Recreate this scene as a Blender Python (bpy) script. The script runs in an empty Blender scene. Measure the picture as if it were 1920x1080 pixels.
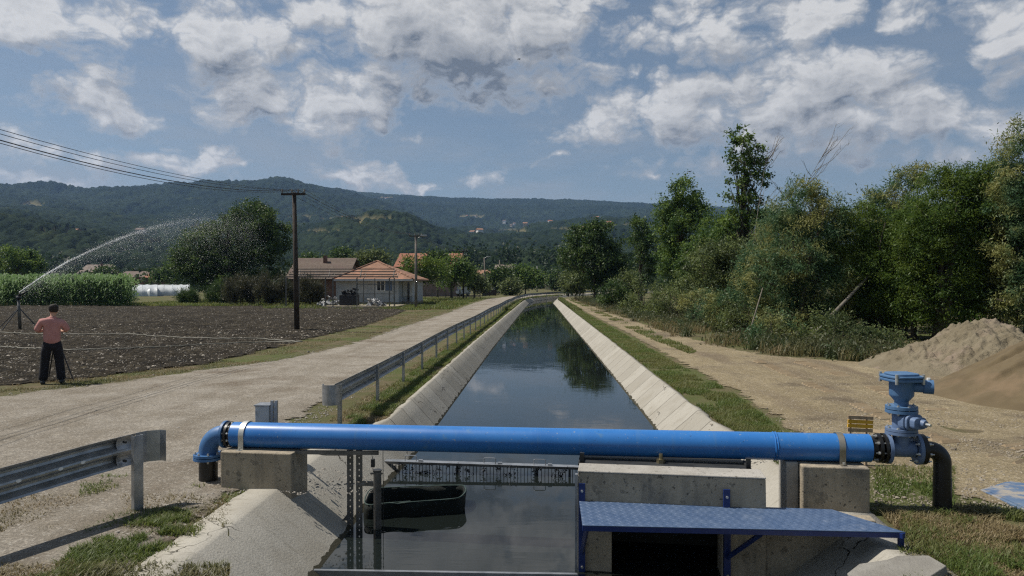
import bpy, bmesh, math, random
import numpy as np
from mathutils import Vector, Matrix, Euler
R = math.radians
SC = bpy.context.scene
COL = SC.collection

# ------------------------------------------------------------------ camera
F, CH = 1350.0, 2.3
cd = bpy.data.cameras.new("camera"); cam = bpy.data.objects.new("camera", cd); COL.objects.link(cam)
cd.sensor_width = 36.0; cd.lens = 36.0 * F / 1920.0; cd.clip_start = 0.1; cd.clip_end = 30000
cam.location = (0, 0, CH); cam.rotation_euler = (R(90 - 0.382), 0, R(2.206))
SC.camera = cam
CM = np.array(cam.rotation_euler.to_matrix())

# ------------------------------------------------------------------ light
SUN_AZ, SUN_EL = R(-83), R(57)          # azimuth from +y towards +x
sdir = Vector((math.sin(SUN_AZ) * math.cos(SUN_EL), math.cos(SUN_AZ) * math.cos(SUN_EL), math.sin(SUN_EL)))
sl = bpy.data.lights.new("sun", 'SUN'); sl.energy = 4.9; sl.angle = R(0.53); sl.color = (1.0, 0.935, 0.84)
so = bpy.data.objects.new("sun", sl); COL.objects.link(so)
so.rotation_euler = sdir.to_track_quat('Z', 'Y').to_euler()
SC.view_settings.view_transform = 'Standard'; SC.view_settings.look = 'None'
SC.view_settings.exposure = 0.14; SC.view_settings.gamma = 1.0
SC.cycles.max_bounces = 7; SC.cycles.transparent_max_bounces = 12; SC.cycles.volume_bounces = 0
SC.cycles.use_denoising = False; SC.cycles.filter_width = 1.25
SC.cycles.sample_clamp_indirect = 6.0

def ray(px, py):
    v = CM @ np.array([(px - 960) / F, (540 - py) / F, -1.0]); return v
def P(px, py, z=0.0):                   # where the photo's pixel meets the level z
    v = ray(px, py); t = (z - CH) / v[2]; return (v[0] * t, v[1] * t, z)
def PY(px, py, y):                      # where it meets the depth y
    v = ray(px, py); t = y / v[1]; return (v[0] * t, y, CH + v[2] * t)

# ------------------------------------------------------------------ node helpers
def N(nt, typ, **kw):
    n = nt.nodes.new(typ)
    for k, v in kw.items(): setattr(n, k, v)
    return n
def mth(nt, op, a, b=None, c=None, clamp=False):
    n = nt.nodes.new('ShaderNodeMath'); n.operation = op; n.use_clamp = clamp
    for i, x in enumerate((a, b, c)):
        if x is None: continue
        if isinstance(x, (int, float)): n.inputs[i].default_value = x
        else: nt.links.new(x, n.inputs[i])
    return n.outputs[0]
def mixc(nt, f, a, b):
    n = nt.nodes.new('ShaderNodeMix'); n.data_type = 'RGBA'
    for s, x in ((n.inputs[0], f), (n.inputs[6], a), (n.inputs[7], b)):
        if isinstance(x, (int, float)): s.default_value = x
        elif isinstance(x, tuple): s.default_value = (*x, 1) if len(x) == 3 else x
        else: nt.links.new(x, s)
    return n.outputs[2]
def ramp(nt, x, lo, hi):
    n = nt.nodes.new('ShaderNodeMapRange'); n.interpolation_type = 'SMOOTHSTEP'
    nt.links.new(x, n.inputs[0]); n.inputs[1].default_value = lo; n.inputs[2].default_value = hi
    return n.outputs[0]

def noise(nt, vec, scale, detail=4, rough=.55):
    n = N(nt, 'ShaderNodeTexNoise'); n.inputs['Scale'].default_value = scale; n.inputs['Detail'].default_value = detail; n.inputs['Roughness'].default_value = rough
    nt.links.new(vec, n.inputs['Vector']); return n.outputs['Fac']

# ------------------------------------------------------------------ sky
W = bpy.data.worlds.new("World"); SC.world = W; W.use_nodes = True
nt = W.node_tree; nt.nodes.clear()
out = N(nt, 'ShaderNodeOutputWorld'); bg = N(nt, 'ShaderNodeBackground')
bg.inputs[1].default_value = 0.058
nt.links.new(bg.outputs[0], out.inputs[0])
sky = N(nt, 'ShaderNodeTexSky', sky_type='NISHITA', sun_disc=False)
sky.sun_elevation = SUN_EL; sky.sun_rotation = SUN_AZ; sky.altitude = 300; sky.air_density = 1.0; sky.dust_density = 1.2; sky.ozone_density = 1.2
geo = N(nt, 'ShaderNodeTexCoord')
sep = N(nt, 'ShaderNodeSeparateXYZ'); nt.links.new(geo.outputs['Generated'], sep.inputs[0])
az = mth(nt, 'ARCTAN2', sep.outputs[0], sep.outputs[1])
el = mth(nt, 'ARCSINE', sep.outputs[2])
comb = N(nt, 'ShaderNodeCombineXYZ'); nt.links.new(az, comb.inputs[0]); nt.links.new(el, comb.inputs[1])
PV = comb.outputs[0]
def ang(px, py):
    v = ray(px, py); v = v / np.linalg.norm(v); return math.atan2(v[0], v[1]), math.asin(v[2])
# clouds: (px, py of the middle, half width, half height, strength)
CL = [(70, 30, 170, 62, 1.45), (190, 200, 100, 50, 1.3), (150, 300, 220, 46, .75), (410, 62, 165, 62, 1.3), 
      (470, 182, 112, 50, 1.4), (660, 188, 92, 66, 1.4), (565, 225, 170, 36, 1.15), (640, 30, 120, 50, 1.2), (850, 40, 190, 92, 1.95),
      (1030, 45, 140, 60, 1.0), (930, 165, 90, 45, .62), (385, 302, 90, 34, 1.15), (90, 335, 160, 22, .75), (782, 260, 28, 28, .6), (460, 305, 60, 16, .7),
      (680, 336, 74, 30, 1.15), (797, 345, 30, 16, .9), (890, 334, 44, 22, 1.1), (1028, 297, 30, 13, .55), (1217, 314, 32, 14, .6),
      (1330, 45, 160, 75, 1.2), (1520, 60, 130, 60, 1.2), (1680, 25, 75, 42, 1.0), (1890, 70, 110, 95, 1.0),
      (1290, 200, 190, 85, 1.25), (1540, 165, 190, 88, 1.55), (1600, 225, 170, 50, 1.6), (1770, 240, 140, 50, 1.25), (1120, 228, 95, 36, 1.15), (1480, 255, 260, 46, .95),
      (1180, 130, 70, 45, .6), (1100, 120, 80, 40, .62), (-160, 150, 120, 80, .9), (2050, 220, 120, 80, .9),
      (300, -190, 320, 120, 1.0), (900, -230, 330, 130, 1.1), (1500, -200, 330, 110, 1.0), (2000, -330, 300, 160, 1.0), (650, -520, 420, 160, 1.1), (1300, -560, 380, 160, 1.0)]
grp = bpy.data.node_groups.new("cloud_density", 'ShaderNodeTree')
grp.interface.new_socket("P", in_out='INPUT', socket_type='NodeSocketVector')
grp.interface.new_socket("A", in_out='OUTPUT', socket_type='NodeSocketFloat')
grp.interface.new_socket("D", in_out='OUTPUT', socket_type='NodeSocketFloat')
gi = N(grp, 'NodeGroupInput'); go = N(grp, 'NodeGroupOutput')
wn = N(grp, 'ShaderNodeTexNoise', noise_dimensions='2D'); wn.inputs['Scale'].default_value = 14; wn.inputs['Detail'].default_value = 6
grp.links.new(gi.outputs[0], wn.inputs['Vector'])
ws = N(grp, 'ShaderNodeVectorMath', operation='SUBTRACT'); grp.links.new(wn.outputs['Color'], ws.inputs[0]); ws.inputs[1].default_value = (.5, .5, .5)
wm = N(grp, 'ShaderNodeVectorMath', operation='MULTIPLY_ADD'); grp.links.new(ws.outputs[0], wm.inputs[0]); wm.inputs[1].default_value = (.09, .06, 0); grp.links.new(gi.outputs[0], wm.inputs[2])
acc = None
for (px, py, hw, hh, st) in CL:
    a, e = ang(px, py); a2, _ = ang(px + hw, py); _, e2 = ang(px, py - hh)
    d = N(grp, 'ShaderNodeVectorMath', operation='SUBTRACT'); grp.links.new(wm.outputs[0], d.inputs[0]); d.inputs[1].default_value = (a, e, 0)
    s = N(grp, 'ShaderNodeVectorMath', operation='MULTIPLY'); grp.links.new(d.outputs[0], s.inputs[0]); s.inputs[1].default_value = (.80 / (a2 - a), .76 / (e2 - e), 0)
    l = N(grp, 'ShaderNodeVectorMath', operation='LENGTH'); grp.links.new(s.outputs[0], l.inputs[0])
    v = mth(grp, 'MULTIPLY_ADD', l.outputs['Value'], -1.0, 0.26 + 0.74 * st)
    if acc is None: acc = v
    else: acc = mth(grp, 'SMOOTH_MAX', acc, v, 0.12)
fb = N(grp, 'ShaderNodeTexNoise', noise_dimensions='2D'); fb.inputs['Scale'].default_value = 13; fb.inputs['Detail'].default_value = 7; fb.inputs['Roughness'].default_value = .58
sq = N(grp, 'ShaderNodeVectorMath', operation='MULTIPLY'); grp.links.new(gi.outputs[0], sq.inputs[0]); sq.inputs[1].default_value = (1, 1.7, 1)
grp.links.new(sq.outputs[0], fb.inputs['Vector'])
f2 = N(grp, 'ShaderNodeTexVoronoi', feature='F1', voronoi_dimensions='2D'); f2.inputs['Scale'].default_value = 12; f2.inputs['Detail'].default_value = 3; f2.inputs['Roughness'].default_value = .55; f2.inputs['Lacunarity'].default_value = 2.3
wsq = N(grp, 'ShaderNodeVectorMath', operation='MULTIPLY_ADD'); grp.links.new(ws.outputs[0], wsq.inputs[0]); wsq.inputs[1].default_value = (.07, .07, 0); grp.links.new(sq.outputs[0], wsq.inputs[2])
grp.links.new(wsq.outputs[0], f2.inputs['Vector'])
nz = mth(grp, 'MULTIPLY_ADD', fb.outputs['Fac'], 1.35, -0.70)
nz = mth(grp, 'ADD', nz, mth(grp, 'MULTIPLY_ADD', f2.outputs['Distance'], -0.95, 0.63))
hi = N(grp, 'ShaderNodeSeparateXYZ'); grp.links.new(gi.outputs[0], hi.inputs[0])
acc = mth(grp, 'MAXIMUM', acc, mth(grp, 'MULTIPLY_ADD', ramp(grp, hi.outputs[1], .44, .60), .75, -0.55))
acc = mth(grp, 'MAXIMUM', acc, -0.55)
grp.links.new(mth(grp, 'ADD', acc, nz), go.inputs['D']); grp.links.new(acc, go.inputs['A'])
def dens(vec, off=(0, 0, 0)):
    o = N(nt, 'ShaderNodeVectorMath', operation='ADD'); nt.links.new(vec, o.inputs[0]); o.inputs[1].default_value = off
    g = N(nt, 'ShaderNodeGroup'); g.node_tree = grp; nt.links.new(o.outputs[0], g.inputs[0]); return g.outputs['D'], g.outputs['A']
d0, a0 = dens(PV); d1, _ = dens(PV, (-0.008, 0.016, 0)); _, a2 = dens(PV, (-0.02, 0.065, 0))
alpha = ramp(nt, d0, -0.08, 0.74)
alpha = mth(nt, 'MULTIPLY', alpha, ramp(nt, el, 0.0, 0.05))
lit = mth(nt, 'MULTIPLY_ADD', mth(nt, 'SUBTRACT', d0, d1), 0.72, 0.47)
lit = mth(nt, 'ADD', lit, mth(nt, 'MULTIPLY', mth(nt, 'SUBTRACT', a0, a2), 0.62), clamp=True)
thick = ramp(nt, d0, 0.7, 1.9)
lit = mth(nt, 'MULTIPLY', lit, mth(nt, 'MULTIPLY_ADD', thick, -0.68, 1.0))
ed = ramp(nt, d0, 0.05, 0.75)
lit = mth(nt, 'ADD', mth(nt, 'MULTIPLY', lit, ed), mth(nt, 'MULTIPLY_ADD', ed, -0.62, 0.62))
lit = mth(nt, 'POWER', lit, 0.9)
ccol = mixc(nt, lit, (2.3, 2.65, 3.15), (11.2, 11.1, 10.9))
# a grey veil over the whole sky plus the blue
tint = N(nt, 'ShaderNodeMix', data_type='RGBA', blend_type='MULTIPLY'); tint.inputs[0].default_value = 1
nt.links.new(sky.outputs[0], tint.inputs[6]); tint.inputs[7].default_value = (1.22, 1.22, 1.16, 1)
veil = mixc(nt, 0.25, tint.outputs[2], (3.3, 4.2, 5.2))
vn = N(nt, 'ShaderNodeMapping'); vn.inputs['Scale'].default_value = (2.2, 9, 1); nt.links.new(PV, vn.inputs[0])
wisp = mth(nt, 'MULTIPLY', ramp(nt, noise(nt, vn.outputs[0], 1.6, 7, .6), .40, .66), mth(nt, 'MULTIPLY_ADD', ramp(nt, el, .34, .06), .5, .14))
veil = mixc(nt, wisp, veil, (5.6, 5.9, 6.2))
nt.links.new(mixc(nt, mth(nt, 'MULTIPLY', alpha, 0.95), veil, ccol), bg.inputs[0])
W.cycles.sampling_method = 'MANUAL'; W.cycles.sample_map_resolution = 512

# ------------------------------------------------------------------ materials
def newmat(name):
    m = bpy.data.materials.new(name); m.use_nodes = True
    return m, m.node_tree, m.node_tree.nodes['Principled BSDF']
def pm(name, c1, c2, scale=4, rough=.7, bump=0.0, bscale=40, metal=0.0, spec=.4, c3=None, s3=.6, lo=.35, hi=.65, lo3=.55, hi3=.7, bdist=.01, rvar=0.0):
    m, nt, b = newmat(name)
    g = N(nt, 'ShaderNodeNewGeometry'); pos = g.outputs['Position']
    c = mixc(nt, ramp(nt, noise(nt, pos, scale, 6), lo, hi), c1, c2)
    if c3: c = mixc(nt, ramp(nt, noise(nt, pos, s3, 6, .65), lo3, hi3), c, c3)
    nt.links.new(c, b.inputs['Base Color'])
    b.inputs['Roughness'].default_value = rough; b.inputs['Metallic'].default_value = metal; b.inputs['Specular IOR Level'].default_value = spec
    if rvar:
        nt.links.new(mth(nt, 'MULTIPLY_ADD', noise(nt, pos, scale * 3, 5), rvar, rough - rvar / 2), b.inputs['Roughness'])
    if bump:
        bp = N(nt, 'ShaderNodeBump'); bp.inputs['Strength'].default_value = bump; bp.inputs['Distance'].default_value = bdist
        nt.links.new(noise(nt, pos, bscale, 6, .65), bp.inputs['Height']); nt.links.new(bp.outputs[0], b.inputs['Normal'])
    return m
def leafmat(name, c1, c2, c3=None, trans=.35, scale=.9):
    m, nt, b = newmat(name)
    g = N(nt, 'ShaderNodeNewGeometry')
    c = mixc(nt, g.outputs['Random Per Island'], c1, c2)
    c = mixc(nt, ramp(nt, noise(nt, g.outputs['Position'], scale, 3), .42, .62), c, c3 or c2)
    nt.links.new(c, b.inputs['Base Color']); b.inputs['Roughness'].default_value = .5; b.inputs['Specular IOR Level'].default_value = .28
    t = N(nt, 'ShaderNodeBsdfTranslucent'); hs = N(nt, 'ShaderNodeHueSaturation'); hs.inputs['Value'].default_value = 1.5; hs.inputs['Hue'].default_value = .485
    nt.links.new(c, hs.inputs['Color']); nt.links.new(hs.outputs[0], t.inputs[0])
    mx = N(nt, 'ShaderNodeMixShader'); mx.inputs[0].default_value = trans
    nt.links.new(b.outputs[0], mx.inputs[1]); nt.links.new(t.outputs[0], mx.inputs[2])
    nt.links.new(mx.outputs[0], nt.nodes['Material Output'].inputs[0]); return m
def sheetmat(name, c1, c2, c3, scale=2.0, s3=.35, grain=60, bump=.6, bdist=.02, rough=.95, speck=None, lo3=.5, hi3=.65, stripe=None, cells=None):
    """a ground sheet whose rim breaks up into the ground below"""
    m, nt, b = newmat(name)
    g = N(nt, 'ShaderNodeNewGeometry'); pos = g.outputs['Position']
    n1 = noise(nt, pos, scale, 8, .65)
    c = mixc(nt, ramp(nt, n1, .35, .66), c1, c2)
    c = mixc(nt, ramp(nt, noise(nt, pos, s3, 6, .6), lo3, hi3), c, c3)
    gr = noise(nt, pos, grain, 5, .7)
    mul = N(nt, 'ShaderNodeMix', data_type='RGBA', blend_type='MULTIPLY'); mul.inputs[0].default_value = 1
    nt.links.new(c, mul.inputs[6])
    gv = mth(nt, 'MULTIPLY_ADD', gr, 1.5, .25); cc = N(nt, 'ShaderNodeCombineColor')
    for i in range(3): nt.links.new(gv, cc.inputs[i])
    nt.links.new(cc.outputs[0], mul.inputs[7]); c = mul.outputs[2]
    if cells:
        v1 = N(nt, 'ShaderNodeTexVoronoi'); v1.inputs['Scale'].default_value = cells[0]; nt.links.new(pos, v1.inputs['Vector'])
        hs = N(nt, 'ShaderNodeSeparateColor'); nt.links.new(v1.outputs['Color'], hs.inputs[0])
        v3 = N(nt, 'ShaderNodeTexVoronoi'); v3.inputs['Scale'].default_value = cells[0] * .37; nt.links.new(pos, v3.inputs['Vector'])
        h3 = N(nt, 'ShaderNodeSeparateColor'); nt.links.new(v3.outputs['Color'], h3.inputs[0])
        k1 = mth(nt, 'MULTIPLY_ADD', mth(nt, 'POWER', hs.outputs[0], 2.0), cells[1], 1 - cells[1] * .38)
        k1 = mth(nt, 'MULTIPLY', k1, mth(nt, 'MULTIPLY_ADD', mth(nt, 'GREATER_THAN', h3.outputs[0], .86), cells[1] * .35, 1.0))
        m2 = N(nt, 'ShaderNodeMix', data_type='RGBA', blend_type='MULTIPLY'); m2.inputs[0].default_value = 1; nt.links.new(c, m2.inputs[6])
        c3_ = N(nt, 'ShaderNodeCombineColor')
        for i in range(3): nt.links.new(k1, c3_.inputs[i])
        nt.links.new(c3_.outputs[0], m2.inputs[7]); c = m2.outputs[2]
    if stripe:
        sc_ = N(nt, 'ShaderNodeMapping'); sc_.inputs['Scale'].default_value = stripe[0]; nt.links.new(pos, sc_.inputs[0])
        c = mixc(nt, mth(nt, 'MULTIPLY', ramp(nt, noise(nt, sc_.outputs[0], 1.0, 5, .6), .46, .68), stripe[2]), c, stripe[1])
    if speck:
        v = N(nt, 'ShaderNodeTexVoronoi'); v.inputs['Scale'].default_value = speck[1]; nt.links.new(pos, v.inputs['Vector'])
        c = mixc(nt, mth(nt, 'MULTIPLY', mth(nt, 'LESS_THAN', v.outputs['Distance'], speck[2]), ramp(nt, noise(nt, pos, speck[1] * .6, 3), .45, .6)), c, speck[0])
    nt.links.new(c, b.inputs['Base Color']); b.inputs['Roughness'].default_value = rough; b.inputs['Specular IOR Level'].default_value = .15
    bp = N(nt, 'ShaderNodeBump'); bp.inputs['Strength'].default_value = bump; bp.inputs['Distance'].default_value = bdist
    nt.links.new(mth(nt, 'ADD', mth(nt, 'MULTIPLY', n1, 2.0), gr), bp.inputs['Height']); nt.links.new(bp.outputs[0], b.inputs['Normal'])
    at = N(nt, 'ShaderNodeAttribute', attribute_name='edge')
    e = mth(nt, 'ADD', at.outputs['Fac'], mth(nt, 'MULTIPLY_ADD', noise(nt, pos, 1.6, 7, .68), 1.9, -0.95))
    al = ramp(nt, e, .42, .58)
    nt.links.new(al, b.inputs['Alpha'])
    return m

M = {}
M['concrete'] = pm('concrete', (0.2856, 0.273, 0.2436), (0.3612, 0.3444, 0.3108), 3, .9, .5, 55, c3=(.25, .235, .205), s3=1.3, lo3=.5, hi3=.72, bdist=.012)
M['block'] = pm('block_concrete', (0.2738, 0.2322, 0.1689), (0.3651, 0.3111, 0.2278), 4, .92, .7, 38, c3=(.16, .145, .12), s3=3.2, lo3=.56, hi3=.72, bdist=.014)
def weathered(m, pit=(.07, .063, .05), k=1.0):
    nt = m.node_tree; b = nt.nodes['Principled BSDF']; l = b.inputs['Base Color'].links[0].from_socket; g = N(nt, 'ShaderNodeNewGeometry'); pos = g.outputs['Position']
    st = N(nt, 'ShaderNodeMapping'); st.inputs['Scale'].default_value = (9, 9, .8); nt.links.new(pos, st.inputs[0])
    c = mixc(nt, mth(nt, 'MULTIPLY', ramp(nt, noise(nt, st.outputs[0], 1, 5, .6), .5, .72), .45 * k), l, (.13, .118, .096))
    c = mixc(nt, mth(nt, 'MULTIPLY', ramp(nt, noise(nt, pos, 26, 3, .5), .635, .69), .85), c, pit)
    c = mixc(nt, mth(nt, 'MULTIPLY', ramp(nt, noise(nt, pos, 8, 4, .6), .60, .66), .5 * k), c, pit)
    c = mixc(nt, mth(nt, 'MULTIPLY', ramp(nt, noise(nt, pos, 70, 4, .7), .45, .7), .3), c, (.5, .47, .41))
    nt.links.new(c, b.inputs['Base Color'])
weathered(M['block']); weathered(M['concrete'], (.12, .11, .09), .6)
M['rough_concrete'] = pm('rough_concrete', (0.1904, 0.1802, 0.1598), (0.272, 0.2618, 0.2346), 2.5, .95, .9, 42, c3=(.2, .19, .165), s3=1.1, lo3=.5, hi3=.7, bdist=.02)
M['shadeconcrete'] = pm('shade_dark_concrete', (.018, .017, .013), (.03, .028, .022), 3, .8, .4, 30)  # near-black colour carries the shade inside the headwall opening
M['blue'] = pm('pipe_blue', (.022, .14, .42), (.032, .17, .47), 1.6, .36, .03, 60, spec=.5, c3=(.075, .19, .37), s3=7, lo3=.60, hi3=.74, rvar=.2)
M['castblue'] = pm('cast_blue_paint', (0.058, 0.1344, 0.2625), (0.0811, 0.1613, 0.2874), 9, .5, .12, 90, spec=.45, c3=(.16, .23, .34), s3=6, lo3=.58, hi3=.78, bdist=.003)
M['elbowblue'] = pm('elbow_blue_paint', (.035, .115, .27), (.05, .14, .31), 9, .5, .12, 90, spec=.45, c3=(.1, .16, .26), s3=6, lo3=.6, hi3=.78, bdist=.003)
M['paleblue'] = pm('pale_blue_paint', (0.1012, 0.1586, 0.2748), (0.123, 0.1789, 0.2944), 9, .5, .12, 90, spec=.45, c3=(.2, .26, .36), s3=7, lo3=.58, hi3=.78, bdist=.003)
M['deck'] = pm('deck_blue', (0.0548, 0.0938, 0.1766), (0.0773, 0.1189, 0.202), 6, .42, .0, spec=.5, c3=(.2, .24, .31), s3=2.6, lo3=.55, hi3=.8, rvar=.25)
M['darkblue'] = pm('dark_blue_paint', (0.0054, 0.0204, 0.1098), (0.0082, 0.0272, 0.1329), 8, .4, .05, 60, spec=.5)
M['blackpipe'] = pm('black_plastic', (0.006, 0.006, 0.0065), (0.011, 0.011, 0.011), 5, .42, .05, 50, spec=.5, c3=(.05, .047, .042), s3=9, lo3=.62, hi3=.8)
M['blacksteel'] = pm('black_steel', (.018, .02, .022), (.035, .038, .04), 6, .5, .08, 60, spec=.5)
M['galv'] = pm('galvanised_steel', (0.2904, 0.3036, 0.3168), (0.4136, 0.4268, 0.44), 7, .42, .04, 40, metal=.75, spec=.5, c3=(.26, .27, .28), s3=2.2, rvar=.2)
M['strap'] = pm('strap_steel', (.55, .54, .49), (.66, .65, .6), 8, .4, .05, 60, metal=.6)
M['strapdull'] = pm('strap_dull_steel', (.28, .25, .19), (.38, .35, .29), 8, .42, .05, 60, metal=.7)
M['cabinet'] = pm('cabinet_grey', (.42, .44, .45), (.5, .52, .53), 5, .5, .03, 40, c3=(.33, .34, .34), s3=6)
M['brass'] = pm('brass', (.35, .3, .18), (.45, .39, .25), 9, .35, 0, metal=.9)
M['bolt'] = pm('bolt_steel', (.4, .4, .38), (.6, .6, .57), 20, .4, 0, metal=.7)
M['rubber'] = pm('rubber_gasket', (.012, .012, .012), (.02, .02, .02), 9, .6, 0)
M['green_net'] = pm('green_netting', (0.0017, 0.005, 0.0039), (0.003, 0.0083, 0.0063), 14, .8, .7, 130, c3=(.02, .045, .038), s3=5, lo3=.6, hi3=.75)
M['bark'] = pm('bark', (.055, .045, .034), (.10, .085, .066), 6, .95, .8, 25, bdist=.03)
M['palebark'] = pm('pale_bark', (0.1178, 0.1023, 0.0806), (0.1674, 0.1519, 0.124), 5, .95, .6, 25, c3=(.1, .088, .07), s3=3)
M['deadwood'] = pm('dead_wood', (.13, .115, .10), (.2, .18, .155), 5, .95, .5, 25)
M['polewood'] = pm('creosoted_pole_wood', (.035, .027, .022), (.06, .047, .038), 6, .9, .5, 30)
M['polegrey'] = pm('weathered_pole_wood', (.13, .115, .10), (.19, .17, .15), 6, .9, .4, 30)
M['poleconc'] = pm('pale_pole_concrete', (.4, .39, .37), (.5, .49, .46), 4, .9, .2, 30)
M['wire'] = pm('wire', (.02, .02, .022), (.03, .03, .03), 4, .5)
M['hose'] = pm('pale_hose', (0.192, 0.1824, 0.144), (0.24, 0.2304, 0.1872), 3, .55, .1, 30)
M['wallgrey'] = pm('grey_render', (0.4005, 0.4143, 0.4212), (0.4696, 0.4835, 0.4902), 1.2, .9, .2, 14, c3=(.25, .26, .26), s3=.5)
M['wallwhite'] = pm('white_render', (.62, .61, .58), (.7, .69, .66), 1.0, .9, .2, 14, c3=(.55, .54, .5), s3=.7)
M['wallpink'] = pm('brick_wall', (0.165, 0.09, 0.0675), (0.225, 0.1275, 0.0975), 2.2, .9, .2, 14)
M['wallmauve'] = pm('mauve_render', (.2, .145, .13), (.25, .185, .165), 1.2, .9, .2, 14)
M['walltan'] = pm('tan_render', (.45, .38, .28), (.52, .45, .34), 1.2, .9, .2, 14)
M['glass'] = pm('dark_window_glass', (.012, .015, .018), (.02, .024, .028), 1, .08, 0, spec=.6)
M['white'] = pm('white_paint', (.72, .72, .7), (.8, .8, .78), 4, .5)
M['shutter'] = pm('blue_grey_shutter', (.10, .15, .24), (.13, .18, .28), 4, .6)
M['plastic_film'] = pm('white_plastic_film', (0.448, 0.4769, 0.4913), (0.5635, 0.5924, 0.5997), 1.1, .35, .4, 3, c3=(.5, .54, .55), s3=.7, bdist=.08)
M['junk'] = pm('pale_rubbish', (0.168, 0.1722, 0.1764), (0.315, 0.3192, 0.3234), 3, .6, .4, 9, lo=.45, hi=.55)
M['blackbox'] = pm('black_crate', (.01, .011, .014), (.02, .021, .025), 4, .6)
M['yellow'] = pm('worn_yellow_paint', (.72, .40, .025), (.6, .33, .03), 9, .7, .2, 40, c3=(.30, .22, .12), s3=11, lo3=.55, hi3=.68)
M['oldwood'] = pm('weathered_board', (0.442, 0.325, 0.208), (0.338, 0.247, 0.1625), 12, .9, .4, 40, c3=(.17, .12, .085), s3=9)
M['skin'] = pm('skin', (.45, .26, .18), (.5, .3, .21), 9, .55)
M['pink'] = pm('pink_polo_cloth', (0.4242, 0.1986, 0.1829), (0.4783, 0.2351, 0.2142), 7, .9, .35, 13, bdist=.03)
M['trousers'] = pm('black_trouser_cloth', (.008, .008, .012), (.014, .014, .02), 6, .9, .35, 11, bdist=.03)
M['hair'] = pm('dark_hair', (.012, .009, .007), (.025, .019, .015), 30, .7, .6, 120)
M['gunmetal'] = pm('grey_steel_tube', (.10, .10, .095), (.17, .165, .155), 6, .45, .06, 40, metal=.5)
M['droplet'] = pm('water_droplet', (.86, .89, .92), (.92, .95, .97), 1, .3, 0, spec=.6)
M['stone'] = pm('pale_stone', (0.1968, 0.1804, 0.1542), (0.3018, 0.2821, 0.2493), 3, .95, .3, 60)
M['yardstone'] = pm('brown_grey_stone', (0.16, 0.136, 0.104), (0.288, 0.256, 0.208), 3, .95, .3, 60)
M['clod'] = pm('dried_clod', (0.1344, 0.1134, 0.0882), (0.3528, 0.3192, 0.2688), 1.7, .95, .3, 40, lo=.4, hi=.6)
M['carwhite'] = pm('white_car_paint', (.62, .63, .64), (.66, .67, .68), 1, .3, spec=.5)
M['carsilver'] = pm('silver_car_paint', (.36, .38, .42), (.4, .42, .46), 1, .3, metal=.3)
M['tyre'] = pm('tyre_rubber', (.012, .012, .012), (.02, .02, .02), 5, .8)
M['sand'] = pm('grey_sand', (0.1592, 0.1331, 0.0866), (0.194, 0.1651, 0.1117), 1.4, .95, 1.0, 22, c3=(.22, .175, .13), s3=.9, lo3=.5, hi3=.66, bdist=.04)
M['brownsand'] = pm('brown_sand', (0.1044, 0.0781, 0.0427), (0.1276, 0.097, 0.0534), 2.4, .95, .8, 60, c3=(.16, .115, .068), s3=.9, lo3=.5, hi3=.68, bdist=.015)

_nt = M['blue'].node_tree; _b = _nt.nodes['Principled BSDF']; _l = _b.inputs['Base Color'].links[0].from_socket; _g = N(_nt, 'ShaderNodeNewGeometry')
_c = mixc(_nt, mth(_nt, 'MULTIPLY', ramp(_nt, noise(_nt, _g.outputs['Position'], 34, 4, .6), .66, .69), .8), _l, (.22, .27, .34))
_mp = N(_nt, 'ShaderNodeMapping'); _mp.inputs['Scale'].default_value = (14, 1.5, 1.5); _nt.links.new(_g.outputs['Position'], _mp.inputs[0])
_c = mixc(_nt, mth(_nt, 'MULTIPLY', ramp(_nt, noise(_nt, _mp.outputs[0], 1, 5, .6), .56, .74), .35), _c, (.10, .20, .33))
_c = mixc(_nt, mth(_nt, 'MULTIPLY', ramp(_nt, noise(_nt, _g.outputs['Position'], 60, 3, .5), .70, .72), .9), _c, (.02, .025, .03))
_nt.links.new(_c, _b.inputs['Base Color'])
def tilemat(name, a, b_, c_):
    m, nt, b = newmat(name); g = N(nt, 'ShaderNodeNewGeometry'); pos = g.outputs['Position']
    c = mixc(nt, ramp(nt, noise(nt, pos, 5, 5, .7), .36, .64), a, b_)
    c = mixc(nt, ramp(nt, noise(nt, pos, .8, 4), .5, .66), c, c_)
    wv = N(nt, 'ShaderNodeTexWave', wave_type='BANDS', bands_direction='Z'); wv.inputs['Scale'].default_value = 1.9; wv.inputs['Distortion'].default_value = .6; wv.inputs['Detail Scale'].default_value = 3
    nt.links.new(pos, wv.inputs['Vector'])
    c = mixc(nt, mth(nt, 'MULTIPLY', ramp(nt, wv.outputs['Fac'], .0, .22), -.55), c, (0, 0, 0)) if False else c
    nt.links.new(c, b.inputs['Base Color']); b.inputs['Roughness'].default_value = .85
    bp = N(nt, 'ShaderNodeBump'); bp.inputs['Strength'].default_value = .9; bp.inputs['Distance'].default_value = .06
    nt.links.new(wv.outputs['Fac'], bp.inputs['Height']); nt.links.new(bp.outputs[0], b.inputs['Normal']); return m
M['tile_orange'] = tilemat('orange_roof_tile', (0.1887, 0.0933, 0.0513), (0.2483, 0.1413, 0.0905), (.34, .17, .105))
M['tile_brown'] = tilemat('brown_roof_tile', (0.0907, 0.0612, 0.0446), (0.1452, 0.1116, 0.0864), (.12, .08, .065))
M['tile_red'] = tilemat('red_roof_tile', (0.216, 0.08, 0.044), (0.288, 0.12, 0.068), (.24, .1, .065))
M['tile_grey'] = tilemat('grey_roof_tile', (.14, .105, .085), (.2, .16, .13), (.12, .1, .085))

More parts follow.
